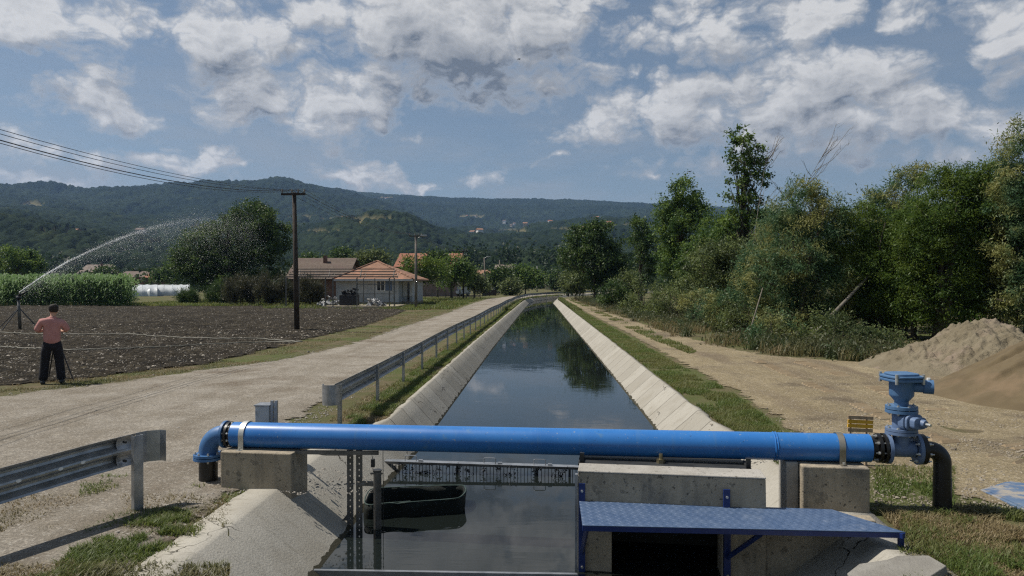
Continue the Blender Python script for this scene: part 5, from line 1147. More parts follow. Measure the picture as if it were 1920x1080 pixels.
# bright tufts along the near guardrail and on the two verges
def patch(px0, px1, py0, py1, n, seed, th=.5, sc=1.3, poly=None):
    rr = np.random.default_rng(seed); px = rr.uniform(px0, px1, n); py = rr.uniform(py0, py1, n); out = np.array([P(a, b) for a, b in zip(px, py)]); x, y = out[:, 0], out[:, 1]
    k = fbm(x * sc, y * sc, 3, seed) > th
    if poly is not None: k &= np.array([poly(a, b) for a, b in zip(px, py)])
    x, y = x[k], y[k]; return np.stack([x, y, gz(x, y)], -1)
_r = random.Random(8); nearleft = patch(30, 430, 915, 1130, 60000, 3, .47, 1.9, lambda a, b: abs((a - 255) * .40 + (b - 1008)) < 20 + 38 * _r.random() and a < 425 - (b - 950) * .95)
tufts = [patch(0, 60, 1000, 1110, 900, 4, .5, 2), patch(470, 560, 900, 905, 0, 5)] if False else []
sp1 = patch(150, 265, 895, 960, 2600, 6, .52, 2.2); sp2 = patch(0, 170, 980, 1110, 2600, 8, .56, 2.0)
vergeL = scat(60000, lambda y: gx(y) + np.where(y < 12, .1, -.12), lambda y: cL(y) - .14, 10.0, 60, 11, 1.7, clump=(1.1, .32))
vergeL2 = scat(14000, lambda y: gx(y) - .1, lambda y: cL(y) - .2, 60, 135, 12, 1.3)
vergeR = scat(90000, lambda y: cR(y) + .14, lambda y: np.interp(y, [7, 10, 11.5, 15, 21, 32, 45, 80, 110], [3.3, 3.45, 3.75, 4.0, 3.85, 3.8, 3.65, 3.2, 3.2]), 9.6, 60, 13, 1.8, clump=(1.3, .30))
vergeR2 = scat(9000, lambda y: cR(y) + .14, lambda y: DL(y) + .1, 60, 107, 14)
mid = scat(16000, lambda y: np.interp(y, [20, 30, 107], [4.9, 4.5, 3.9]), lambda y: np.interp(y, [20, 30, 107], [5.3, 5.25, 4.5]), 22, 100, 15, 1.6, clump=(.9, .42))
rightbase = patch(1640, 1790, 880, 965, 5200, 16, .50, 1.8); rb2 = patch(1690, 1925, 965, 1110, 7000, 17, .46, 1.4); gb2 = patch(1690, 1925, 965, 1110, 12000, 57, .47, 1.6)
beyond = scat(7000, lambda y: np.interp(y, [9, 10], [2.98, 2.95]), lambda y: 3.35 + 0 * y, 7.6, 9.6, 18, 1.0, clump=(1.3, .42))
field_edge = scat(26000, lambda y: FR(y) - .5, lambda y: RL(y) + .25, 14, 62, 19, 1.5, clump=(.8, .44))
lawn = scat(26000, lambda y: -26 + 0 * y, lambda y: RL(y), 62, 110, 20, 1.2, clump=(.25, .35))
meadow = scat(26000, lambda y: -46 + 0 * y, lambda y: -26 + 0 * y, 71, 120, 22, 1.5)
tag(blades('grass', np.concatenate([nearleft, sp1, sp2, vergeL, vergeR, rightbase, beyond, gb2]), .056, .010, M['grass'], 1, 1.1, .6), 'short green grass on the verges beside canal and road', 'grass', kind='stuff')
tag(blades('far_grass', np.concatenate([vergeL2, vergeR2, lawn, meadow]), .2, .05, M['grass'], 2, .6, .5), 'green grass on the far verges and meadow', 'grass', kind='stuff')
dry = [scat(20000, lambda y: gx(y) - .35, lambda y: cL(y) - .1, 9.8, 40, 23, 1.5, clump=(.9, .46)), field_edge, rb2, patch(1640, 1925, 950, 1020, 9000, 24, .40, 1.0), patch(1705, 1925, 1000, 1110, 7000, 25, .44, 1.3), patch(0, 430, 930, 1110, 16000, 26, .43, 1.5), scat(9000, lambda y: -26 + 0 * y, lambda y: RL(y) - .2, 12, 18.5, 27, 1, clump=(.7, .42)),
       scat(14000, lambda y: -60 + 0 * y, lambda y: -24 + 0 * y, 69.5, 72.5, 28), scat(9000, lambda y: FR(y) - 1.0, lambda y: RL(y), 40, 68, 30)]
tag(blades('dry_grass', np.concatenate(dry), .045, .010, M['grass_dry'], 3, 1.3, .6), 'dry yellowed grass at the edges of road, field and yard', 'grass', kind='stuff')
tag(blades('median_grass', mid, .09, .018, M['grass'], 8, .8, .6), 'low grass between the wheel ruts of the far dirt track', 'grass', kind='stuff')
wl_ = lambda y: np.interp(y, [18, 19.5, 21, 23, 32, 45, 80, 107], [13, 11, 9.0, 7.2, 6.3, 6.0, 5.3, 5.1])
wob = lambda y: (fbm(y * .55, y * 0 + 3, 3, 17) - .47) * 2.2
w1 = scat(26000, lambda y: wl_(y) - .25 + wob(y), lambda y: wl_(y) + np.interp(y, [19, 40, 107], [3.2, 3.5, 3]), 19.2, 107, 31, 1.6, clump=(.6, .45))
w2 = scat(26000, lambda y: wl_(y) + .3 + 1.3 * wob(y), lambda y: wl_(y) + 5, 19.5, 90, 32, 1.5, clump=(.5, .48))
tag(blades('tall_dry_weeds', w1, .30, .022, M['leaf_dry'], 4, .8, .6), 'tall dry weeds along the foot of the right trees', 'weeds', kind='stuff')
tag(blades('tall_weeds', w2, .40, .035, M['leaf_weed'], 5, .9, .6), 'tall green weeds along the foot of the right trees', 'weeds', kind='stuff')
pts = np.concatenate([w2[::6], w1[::14]]); rr = np.random.default_rng(3); pts = np.repeat(pts, 12, 0) + rr.normal(0, .22, (len(pts) * 12, 3)) * (.4 + 1.6 * fbm(pts[:, 0] * .8, pts[:, 1] * .8, 2, 4))[:, None].repeat(12, 0) + np.array([0, 0, .22]); pts[:, 2] = np.maximum(pts[:, 2], .04)
v, f = leaf_quads(pts, .12, .4, 0, 9); tag(raw('leafy_weeds', v, f, M['leaf_weed']), 'leafy weeds below the right trees', 'weeds', kind='stuff')
def stones(name, pts, size, mat, seed, label, cat):
    rr = np.random.default_rng(seed); n = len(pts)
    o8 = np.array([(1, 0, 0), (0, 1, 0), (-1, 0, 0), (0, -1, 0), (.5, .5, .55), (-.5, .5, .6), (-.5, -.5, .5), (.5, -.5, .6), (0, 0, .8)], float); o8[:4] *= .95
    fc = np.array([(0, 1, 4), (1, 2, 5), (2, 3, 6), (3, 0, 7), (4, 1, 5), (5, 2, 6), (6, 3, 7), (7, 0, 4), (4, 5, 8), (5, 6, 8), (6, 7, 8), (7, 4, 8)])
    S = size * rr.lognormal(0, .45, n); ph = rr.uniform(0, 6.28, n); c, s = np.cos(ph), np.sin(ph)
    V = o8[None] * rr.uniform(.7, 1.3, (n, 9, 1)) * S[:, None, None] * np.stack([rr.uniform(.8, 1.4, n), rr.uniform(.7, 1.1, n), rr.uniform(.6, 1.0, n)], -1)[:, None]
    X = V[..., 0] * c[:, None] - V[..., 1] * s[:, None]; Y = V[..., 0] * s[:, None] + V[..., 1] * c[:, None]
    V = np.stack([X, Y, V[..., 2]], -1) + pts[:, None]
    return tag(raw(name, V.reshape(-1, 3), (fc[None] + (np.arange(n) * 9)[:, None, None]).reshape(-1, 3), mat), label, cat, kind='stuff')
up = np.array([0, 0, .012])
pl_ = np.concatenate([scat(9000, lambda y: RL(y), lambda y: RR(y), 5.5, 15, 41, 1.2), scat(16000, lambda y: RL(y), lambda y: RR(y), 5.5, 13, 48, 1.1), scat(5000, lambda y: RL(y), lambda y: RR(y), 15, 26, 42, 1.4), patch(380, 700, 880, 930, 900, 43, .3)])
stones('gravel_stones', pl_ + up, .0085, M['stone'], 5, 'loose pale stones on the gravel road', 'gravel')
pr_ = np.concatenate([patch(1330, 1925, 770, 960, 9000, 44, .36, .8), patch(1700, 1925, 860, 960, 1300, 45, .4, 1.2)])
stones('yard_stones', pr_ + up, .008, M['yardstone'], 6, 'small stones on the dirt yard at right', 'gravel')
fp_ = np.concatenate([scat(14000, lambda y: np.maximum(FR(y) - 26, -50), lambda y: FR(y) - .4, 15.5, 34, 46, 1.2), scat(14000, lambda y: np.maximum(FR(y) - 45, -60), lambda y: FR(y) - .4, 34, 66, 47, 1.1)])
fp_ = fp_[fp_[:, 1] > 14]; stones('field_clods', fp_ + np.array([0, 0, .07]), .017, M['clod'], 7, 'pale dried clods and stubble over the ploughed field', 'clods')
tagw = [(380, 880, 16), (392, 895, 10), (1650, 930, 10)]
# ================================================================== BUILDINGS
def roof_hip(b, x0, x1, y0, y1, ze, zr_, rx0, rx1, ry):
    """closed hip roof with a thick eave; ridge from rx0 to rx1 at depth ry"""
    t = .16
    vs = [(x0, y0, ze), (x1, y0, ze), (x1, y1, ze), (x0, y1, ze), (rx0, ry, zr_), (rx1, ry, zr_), (x0, y0, ze - t), (x1, y0, ze - t), (x1, y1, ze - t), (x0, y1, ze - t)]
    return b.poly(vs, [(0, 1, 5, 4), (1, 2, 5), (2, 3, 4, 5), (3, 0, 4), (0, 6, 7, 1), (1, 7, 8, 2), (2, 8, 9, 3), (3, 9, 6, 0), (9, 8, 7, 6)])
def window(par, x0, x1, y, z0, z1, frame='white', pane='glass'):
    w = MB().box(x0, x1, y - .04, y, z0, z0 + .07).box(x0, x1, y - .04, y, z1 - .07, z1).box(x0, x0 + .07, y - .04, y, z0 + .07, z1 - .07).box(x1 - .07, x1, y - .04, y, z0 + .07, z1 - .07).box((x0 + x1) / 2 - .03, (x0 + x1) / 2 + .03, y - .038, y, z0 + .07, z1 - .07).build('window', M[frame], par)
    MB().box(x0 + .07, x1 - .07, y - .012, y - .004, z0 + .07, z1 - .07).build('pane', M[pane], w); return w
# the low house with the orange hip roof
y0 = 74; XA = lambda px, y=y0: PY(px, 531, y)[0]; ZA = lambda py, y=y0: PY(900, py, y)[2]
h = thing('tiled_house', 'low grey rendered house with an orange hip tiled roof beside the road', 'house', (0, 0, 0))
wall = MB().box(XA(630), XA(747), y0, y0 + 9, .35, 2.57).box(XA(747) + .003, XA(766), y0 + 2.2, y0 + 9, .35, 2.57).build('wall', M['wallgrey'], h)
MB().box(XA(748), XA(766) + .02, y0 + 2.15, y0 + 2.19, .9, 2.5).build('wall_panel', M['wallwhite'], h)
MB().box(XA(630) - .04, XA(747) + .02, y0 - .05, y0 + 8.9, -.2, .35).box(XA(747) + .024, XA(766) + .04, y0 + 2.1, y0 + 9.05, -.2, .35).build('plinth', M['block'], h)
bm_ = MB(); XR = PY(804, 531, y0 + 10)[0]; roof_hip(bm_, XA(624, y0 - .75), XR, y0 - .75, y0 + 10, 2.74, 4.72, XA(706, y0 + 4.5), XA(709, y0 + 4.5), y0 + 4.5)
rf = bm_.build('roof', M['tile_orange'], h)
b = MB(); cA, cB = Vector((XR, y0 - .75, 2.77)), Vector((XA(708, y0 + 4.5), y0 + 4.5, 4.75)); cC = Vector((XA(624, y0 - .75), y0 - .75, 2.77))
b.tube([cA, cB], .1, 6).tube([cC, cB], .1, 6); b.build('ridge_tiles', M['tile_orange'], rf)
MB().box(XA(624, y0 - .75) - .02, XR + .02, y0 - .80, y0 - .755, 2.53, 2.72).build('fascia', M['wallgrey'], h)
window(h, XA(706), XA(722), y0 - .003, ZA(546), ZA(526), 'white')
MB().box(XA(723), XA(735), y0 - .05, y0 - .004, ZA(545), ZA(527)).build('shutter', M['shutter'], h)
MB().box(XA(628), XA(664), y0 - .02, y0 - .003, .4, 2.2).build('garage_opening', M['glass'], h) if False else None
MB().box(XA(757), XA(761), y0 + 2.10, y0 + 2.14, .4, 2.4).build('door', M['glass'], h)
MB().box(XA(729), XA(745), y0 - .03, y0 - .004, -.15, .30).build('vent_opening', M['glass'], h)
# unfinished porch frame in front
yf = 66.5; XF = lambda px, y=yf: PY(px, 531, y)[0]
po = thing('porch_frame', 'unfinished porch of thin posts and roof battens on a slab before the grey house', 'porch', (0, 0, 0))
MB().box(XF(604), XF(741), yf - .3, yf + 5.5, -.2, .16).build('slab', M['block'], po)
for px in (610, 624, 669, 730, 739):
    MB().box(XF(px) - .05, XF(px) + .05, yf, yf + .1, .16, PY(px, 521, yf)[2]).build('post', M['gunmetal'], po)
for px in (681, 702): MB().box(XF(px, yf + 5), XF(px, yf + 5) + .07, yf + 5, yf + 5.07, .16, 2.8).build('post', M['gunmetal'], po)
for px in (536, 560): MB().box(XF(px) - .05, XF(px) + .05, yf, yf + .1, 0, PY(px, 520, yf)[2]).build('post', M['gunmetal'], po)
for k, (py, dy) in enumerate(((519, 0), (515, 1.4), (509.5, 2.9), (504.5, 4.4))):
    q = PY(600, py, yf + dy); MB().box(PY(536 + k * 6, 531, yf + dy)[0], PY(746 - k * 2, 531, yf + dy)[0], yf + dy, yf + dy + .08, q[2] - .05, q[2] + .05).build('batten', M['deadwood'], po)
for px in (560, 616, 675, 737):
    pa_, pb_ = Vector(PY(px, 519, yf)), Vector(PY(px + 3, 504.5, yf + 4.4)); pa_.y += .04; b = MB(); b.tube([pa_ - Vector((0, 0, .06)), pb_ - Vector((0, 0, .06))], .05, 4)
    b.tube([pa_ - Vector((.3, 0, .1)), pa_ + Vector((.1, 1.4, .35))], .03, 4).tube([pa_ + Vector((.4, 0, -.1)), pa_ + Vector((.2, 1.4, .35))], .03, 4); b.build('rafter', M['deadwood'], po)
for py in (533, 551):
    q = PY(700, py, yf); MB().box(XF(669) + .05, XF(739) - .05, yf + .03, yf + .07, q[2] - .03, q[2] + .03).build('rail', M['gunmetal'], po)
y2 = yf + 1.5; cr = thing('black_crate', 'black crate heaped with dark scrap on the unfinished porch', 'crate', (0, 0, 0))
xa, xb = PY(636, 560, y2)[0], PY(668, 560, y2)[0]
MB().box(xa, xb, y2, y2 + 1.2, .16, 1.18).build('crate_body', M['blackbox'], cr, bevel=.03)
b = MB(); r = random.Random(3)
for k in range(16):
    mt = Matrix.Translation((r.uniform(xa + .2, xb - .2), y2 + r.uniform(.2, 1), 1.2 + r.uniform(0, .28) * (k % 3))) @ Euler((r.uniform(-.5, .5), r.uniform(-.5, .5), r.uniform(0, 3))).to_matrix().to_4x4(); s_ = r.uniform(.12, .34); b.box(-s_, s_, -s_ * .5, s_ * .5, -.08, .1, mt)
b.build('scrap', M['blackbox'], cr)
def heap(name, label, px, y, w, hgt, n, seed, mat='junk', cat='rubbish heap'):
    x = PY(px, 531, y)[0]; b = MB(); r = random.Random(seed)
    for k in range(n):
        u = r.uniform(-1, 1); hh = hgt * (1 - u * u) * r.random(); mt = Matrix.Translation((x + u * w, y + r.uniform(-.5, .5), .2 + hh)) @ Euler((r.uniform(-1, 1), r.uniform(-1, 1), r.uniform(0, 3))).to_matrix().to_4x4(); s_ = r.uniform(.1, .32); b.box(-s_, s_, -s_ * .45, s_ * .45, -.03, .05, mt)
    return tag(b.build(name, M[mat]), label, cat)
heap('rubbish_heap', 'pale heap of bags and scraps on the right of the unfinished porch', 703, 67.6, .8, .6, 40, 4)
heap('rubbish_heap', 'scattered white boards and scraps at the left of the unfinished porch', 616, 68.5, 1.2, .4, 26, 5)
heap('rubbish_heap', 'pale stacked boards behind the bushes left of the unfinished porch', 622, 70.5, .8, .9, 14, 6)
# other houses
def gable(name, label, px0, px1, y, pe, pr, base, wallm, roofm, depth=8, ov=.5, gable_side=None, wins=(), chim=None, group=None, ridge_px=None):
    X = lambda px, d=0: PY(px, 531, y + d)[0]; x0, x1 = X(px0), X(px1); ze, zr_ = PY(900, pe, y)[2], PY(900, pr, y + depth / 2)[2]
    t = thing(name, label, 'house', (0, 0, 0), 0, group)
    MB().box(x0, x1, y, y + depth, base, ze - .08).build('wall', M[wallm], t)
    for xs in (x0, x1): MB().poly([(xs - .1, y, ze - .1), (xs - .1, y + depth, ze - .1), (xs - .1, y + depth / 2, zr_ - .2), (xs + .1, y, ze - .1), (xs + .1, y + depth, ze - .1), (xs + .1, y + depth / 2, zr_ - .2)], [(0, 2, 1), (3, 4, 5), (0, 3, 5, 2), (1, 2, 5, 4), (0, 1, 4, 3)]).build('gable_wall', M[wallm], t)
    s = (zr_ - ze) / (depth / 2); e = ze - ov * s; T = .12
    vs = [(x0 - ov, y - ov, e), (x1 + ov, y - ov, e), (x1 + ov, y + depth / 2, zr_), (x0 - ov, y + depth / 2, zr_), (x1 + ov, y + depth + ov, e), (x0 - ov, y + depth + ov, e)]
    vs += [(a, b_, c + T) for a, b_, c in vs]
    rf = MB().poly(vs, [(6, 7, 8, 9), (9, 8, 10, 11), (0, 3, 2, 1), (3, 5, 4, 2), (0, 1, 7, 6), (4, 5, 11, 10), (1, 2, 8, 7), (2, 4, 10, 8), (3, 0, 6, 9), (5, 3, 9, 11)]).build('roof', M[roofm], t)
    if chim: cx = X(chim); MB().box(cx - .22, cx + .22, y + depth * .35, y + depth * .35 + .45, zr_ - 1.4, zr_ + .4).build('chimney', M['wallpink'], rf)
    for (a, b_, c, d) in wins: window(t, X(a), X(b_), y - .003, PY(900, d, y)[2], PY(900, c, y)[2], 'white')
    return t
gable('brown_roofed_house', 'brick house with a wide brown tiled roof left of the orange roofed house', 545, 646, 92, 519, 485, -.2, 'wallpink', 'tile_brown', 8, .6, chim=597)
gable('mauve_house', 'tall mauve house with a red roof behind trees and a wire fence', 744, 856, 126, 499, 476, -.2, 'wallmauve', 'tile_red', 11, .5, wins=((829, 835, 524, 535),), chim=798)
gable('village_house', 'small far house with an orange roof showing over the dark trees', 890, 925, 190, 513, 507, -.2, 'walltan', 'tile_orange', 9, .5, group='far village houses')
gable('village_house', 'far grey roofed house behind the leaning pole', 930, 958, 215, 505, 497, -.2, 'wallgrey', 'tile_grey', 9, .5, group='far village houses')
gable('village_house', 'tiny pale far house between the pale concrete poles', 1022, 1033, 260, 526, 519, -.2, 'walltan', 'walltan', 9, .4, group='far village houses')
gable('farmhouse', 'grey roofed farmhouse beyond the maize under the water jet', 149, 192, 210, 511, 496, -.2, 'wallpink', 'tile_grey', 9, .6, chim=178)
gable('farm_shed', 'low grey shed beside the grey roofed farmhouse', 182, 206, 200, 519, 515, -.2, 'wallgrey', 'tile_grey', 6, .4)
gable('farmhouse', 'red roofed long farmhouse behind the white tunnels', 222, 268, 190, 519, 509, -.2, 'wallpink', 'tile_brown', 9, .5)
gable('farm_shed', 'small red roofed annex right of the long farmhouse', 268, 288, 188, 521, 515, -.2, 'wallpink', 'tile_red', 6, .4)
# white film tunnels
for (pa_, pb_, y, hgt, lb) in ((216, 290, 126, 1.9, 'left white plastic film tunnel beyond the maize'), (266, 350, 133, 2.0, 'right white plastic film tunnel beside the large dark tree')):
    x0, x1 = PY(pa_, 531, y)[0], PY(pb_, 531, y)[0]; n = 12; t = thing('film_tunnel', lb, 'greenhouse', ((x0 + x1) / 2, y, 0), R(28 if y < 130 else 26), 'white tunnels beyond the maize'); L_ = (x1 - x0)
    vs = []; fs = []; K = 18
    for k in range(K + 1):
        for i in range(n + 1):
            a_ = math.pi * i / n; q = 1 + .02 * math.sin(k * 2.6) + (.03 if k % 3 == 0 else 0); vs.append((-L_ / 2 + L_ * k / K, -3.6 * math.cos(a_) * q, hgt * math.sin(a_) ** .8 * q))
    for k in range(K):
        for i in range(n): fs.append((k * (n + 1) + i, k * (n + 1) + i + 1, (k + 1) * (n + 1) + i + 1, (k + 1) * (n + 1) + i))
    fs.append(tuple(range(n + 1))); fs.append(tuple(range(K * (n + 1), (K + 1) * (n + 1))))
    MB().poly(vs, fs).build('film', M['plastic_film'], t, auto=40)
    b = MB()
    for k in range(0, K + 1, 3): b.tube([(-L_ / 2 + L_ * k / K, -3.66 * math.cos(math.pi * i / 10), hgt * 1.04 * math.sin(math.pi * i / 10) ** .8) for i in range(11)], .04, 5)
    b.build('hoops', M['plastic_film'], t)
# hillside houses
hs = [(1078, 436), (1089, 431), (1098, 428), (1106, 427), (1094, 441), (1073, 440), (1118, 424), (958, 430), (965, 427), (1032, 429), (1010, 425), (1048, 433), (886, 448), (893, 446), (900, 447), (945, 424), (985, 433), (644, 427), (122, 441), (248, 447), (425, 438), (875, 407), (882, 409), (890, 408), (722, 375), (1140, 432), (1126, 436)]
for i, (px, py) in enumerate(hs):
    x, y, z = hill_at(px, py); r = random.Random(i); w, d_, hh = r.uniform(7, 11), r.uniform(8, 10), r.uniform(4, 6); t = thing('hill_house', 'small far house on the wooded hillside', 'house', (x, y, z), r.uniform(-.5, .5), 'houses dotted on the hillside')
    MB().box(-w / 2, w / 2, -d_ / 2, d_ / 2, -9, hh).build('wall', M[('wallwhite', 'walltan', 'wallwhite')[i % 3]], t)
    MB().poly([(-w / 2 - .5, -d_ / 2 - .5, hh), (w / 2 + .5, -d_ / 2 - .5, hh), (w / 2 + .5, d_ / 2 + .5, hh), (-w / 2 - .5, d_ / 2 + .5, hh), (-w / 2 - .5, 0, hh + 2.6), (w / 2 + .5, 0, hh + 2.6)], [(0, 1, 5, 4), (2, 3, 4, 5), (1, 2, 5), (3, 0, 4), (0, 3, 2, 1)]).build('roof', M[('tile_orange', 'tile_red', 'tile_orange', 'tile_brown')[i % 4]], t)
# wire fence in front of the mauve house
fe = thing('wire_fence', 'dark wire fence with posts before the mauve house', 'fence', (0, 0, 0)); y = 104; x0, x1 = PY(797, 531, y)[0], PY(900, 531, y)[0]; k = 9
b = MB()
for z_ in np.linspace(.15, 1.25, 6): b.box(x0, x1, y - .012, y + .012, z_ - .012, z_ + .012)
for x_ in np.arange(x0, x1, .28): b.box(x_ - .012, x_ + .012, y + .013, y + .03, .05, 1.3)
b.build('mesh_panel', M['gunmetal'], fe)
for i in range(k): x_ = x0 + (x1 - x0) * i / (k - 1); MB().box(x_ - .05, x_ + .05, y + .031, y + .11, -.2, 1.4).build('post', M['gunmetal'], fe)
bf = thing('board_fence', 'dark board fence below the street lamp', 'fence', (0, 0, 0)); y = 128; x0, x1 = PY(905, 531, y)[0], PY(930, 531, y)[0]
MB().box(x0, x1, y, y + .05, .1, 1.1).build('boards', M['polewood'], bf)
for i in range(3): MB().box(x0 + (x1 - x0) * i / 2 - .06, x0 + (x1 - x0) * i / 2 + .06, y + .055, y + .15, -.2, 1.25).build('post', M['polewood'], bf)

# ------------------------------------------------------------------ cars
def car(name, label, x, y, rz, paint, hatch=False):
    t = thing(name, label, 'car', (x, y, 0), rz, 'parked cars by the village')
    side = [(-2.1, .35), (-2.15, .75), (-1.95, .95), (-1.35, 1.02), (-.75, 1.45), (.75, 1.48), (1.5, 1.02), (2.05, .92), (2.15, .6), (2.1, .35)] if not hatch else [(-2.0, .4), (-2.05, .95), (-1.3, 1.05), (-.8, 1.6), (1.7, 1.65), (2.0, 1.1), (2.05, .5), (2.0, .4)]
    vs = [(a, s, z) for s in (-.85, .85) for a, z in side]; n = len(side)
    MB().poly(vs, [tuple(range(n)), tuple(range(n, 2 * n))[::-1]] + [(i, (i + 1) % n, n + (i + 1) % n, n + i) for i in range(n)]).build('body', M[paint], t, bevel=.06)
    gl = [(-1.2, 1.05), (-.7, 1.38), (.68, 1.4), (1.32, 1.05)] if not hatch else [(-1.15, 1.08), (-.72, 1.52), (1.55, 1.55), (1.75, 1.12)]
    for s in (-.856, .846): MB().poly([(a, s, z) for a, z in gl] + [(a, s + .01, z) for a, z in gl], [(0, 1, 2, 3), (7, 6, 5, 4), (0, 4, 5, 1), (1, 5, 6, 2), (2, 6, 7, 3), (3, 7, 4, 0)]).build('side_window', M['glass'], t)
    for wx in (-1.3, 1.3):
        for s in (-.8, .8):
            w = MB().tube([(wx, s - .1, .32), (wx, s + .1, .32)], .32, 18).build('wheel', M['tyre'], t); MB().tube([(wx, s - .11, .32), (wx, s + .11, .32)], .19, 12).build('rim', M['galv'], w)
    for s in (-.6, .6): MB().box(2.1, 2.17, s - .18, s + .18, .66, .8).build('headlight', M['white'], t)
q = PY(946, 531, 158); car('parked_car', 'silver saloon car parked under dark trees behind the leaning pole', q[0], 158, R(176), 'carsilver')
q = PY(863, 531, 128); car('parked_car', 'dark windowed white car half hidden behind the pole with a small box', q[0], 128, R(60), 'carwhite', True)
q = PY(958, 531, 172); car('parked_car', 'white car partly hidden beyond the silver saloon', q[0], 172, R(170), 'carwhite')

# ------------------------------------------------------------------ utility poles and wires
G5 = 'utility poles along the road'
def pole(label, px, y, pytop, mat, r0_=.13, arm=None, lamp=None, box=False, lean=0, name='utility_pole'):
    x = PY(px, 531, y)[0]; zt_ = PY(px, pytop, y)[2]; t = thing(name, label, 'pole', (x, y, 0), 0, G5)
    b = MB().tube([(0, 0, -.4), (lean * .5, 0, zt_ * .5), (lean, 0, zt_)], [r0_ * 1.1, r0_ * .95, r0_ * .78], 12).build('post', M[mat], t, smooth=True)
    if arm:
        b = MB().box(lean - arm, lean + arm, -.17, -.09, zt_ - .14, zt_ - .04).build('crossarm', M['polewood'], t)
        for dx in (-.9, -.12, .42, .92):
            i_ = MB().tube([(lean + dx * arm, -.13, zt_ - .04), (lean + dx * arm, -.13, zt_ + .06), (lean + dx * arm, -.13, zt_ + .15)], [.02, .05, .03], 8).build('insulator', M['stone'], t)
    if lamp:
        b = MB().tube([(lean, 0, zt_ - lamp[1]), (lean + .5, -.1, zt_ - lamp[1] + .25), (lean + lamp[0], -.15, zt_ - lamp[1] + .28)], .03, 6).build('lamp_arm', M['galv'], t)
        MB().box(lean + lamp[0] - .1, lean + lamp[0] + .5, -.27, -.05, zt_ - lamp[1] + .23, zt_ - lamp[1] + .36).build('lamp_head', M['galv'], b, bevel=.03)
    if box: MB().box(.12, .5, -.2, .1, 1.0, 1.75).build('meter_box', M['cabinet'], t, bevel=.02)
    return (x + lean, y, zt_)
tops = []
tops.append(pole('nearest dark wooden pole with a crossarm and insulators standing in the ploughed field', 557, 33.75, 361, 'polewood', .12, .58, lean=-.13))
tops.append(pole('grey wooden pole with a crossarm and a lamp in front of the orange roofed house', 780, 66, 441, 'polegrey', .13, .6, (.55, .35)))
tops.append(pole('dark pole with a pale meter box by the wire fence', 869, 104, 470, 'polewood', .13, .7, box=True))
tops.append(pole('street lamp pole leaning slightly over the board fence', 911, 132, 483, 'polegrey', .14, None, (.7, .1), lean=-.3))
tops.append(pole('leaning wooden pole in front of the silver car', 941, 152, 488, 'polegrey', .14, lean=-.5))
tops.append(pole('pole of a close pair with a small lamp, the left one', 961, 170, 495, 'poleconc', .16, None, (.5, .2)))
pole('pole of a close pair, the darker right one', 964.5, 172, 496, 'polegrey', .16)
tops.append(pole('tallest pale concrete pole beyond the bend reflected in the canal', 1007, 192, 500, 'poleconc', .2))
tops.append(pole('second pale concrete pole beyond the bend', 1035, 215, 504, 'poleconc', .2))
tops.append(pole('farthest and thinnest pale concrete pole', 1050.5, 245, 508, 'poleconc', .18))
prev = (tops[0][0] + .2, -1.5, 6.6)
offs = (-.9, -.12, .42, .92); pys = (244, 252, 263, 270)
names = ('highest of the four wires running left from the nearest pole', 'second highest of the four wires running left from the nearest pole', 'third of the four wires running left from the nearest pole', 'lowest of the four wires running left from the nearest pole')
for k in range(4):
    a_ = Vector(tops[0]) + Vector((offs[k] * .58, -.13, .12)); e_ = Vector((prev[0] + offs[k] * .58, prev[1], prev[2] + .0))
    # sag so that the wire crosses the photo's left edge where it does
    yx = 15.2; q = PY(0, pys[k], yx); best = None
    for yx in np.linspace(11, 20, 60):
        q = PY(0, pys[k], yx); u = (yx - e_.y) / (a_.y - e_.y); xl = e_.x + (a_.x - e_.x) * u
        if best is None or abs(q[0] - xl) < best[0]: best = (abs(q[0] - xl), u, q[2])
    u = best[1]; zl_ = e_.z + (a_.z - e_.z) * u; sag = (zl_ - best[2]) / (4 * u * (1 - u)); b = MB()
    pts = [e_.lerp(a_, t_) - Vector((0, 0, 4 * sag * t_ * (1 - t_))) for t_ in np.linspace(0, 1, 30)]
    for s0_, s1_ in zip(tops[:2], tops[1:3]):
        p_, q_ = Vector(s0_) + Vector((offs[k] * .58, -.13, .12)), Vector(s1_) + Vector((offs[k] * .6, -.13, .12)); pts += [p_.lerp(q_, t_) - Vector((0, 0, 2.4 * t_ * (1 - t_))) for t_ in np.linspace(.06, 1, 14)]
    b.tube(pts, .008 if k != 2 else .013, 5); tag(b.build('power_line', M['wire']), names[k], 'wire', 'power lines on the poles')
for k, (i, j) in enumerate(((2, 3), (3, 4), (4, 5), (5, 6), (6, 7), (7, 8))):
    p_, q_ = Vector(tops[i]), Vector(tops[j]); dz = Vector((0, 0, -.25)); b = MB()
    b.tube([(p_ + dz).lerp(q_ + dz, t_) - Vector((0, 0, 2.4 * t_ * (1 - t_))) for t_ in np.linspace(0, 1, 10)], .018, 4)
    lab = ('far wire from the box pole to the street lamp pole', 'far wire from the street lamp pole to the leaning pole', 'far wire from the leaning pole to the close pair of poles', 'far wire from the close pair to the tallest concrete pole', 'far wire between the first two concrete poles', 'far wire between the last two concrete poles')[k]
    tag(b.build('power_line', M['wire']), lab, 'wire', 'power lines on the poles')

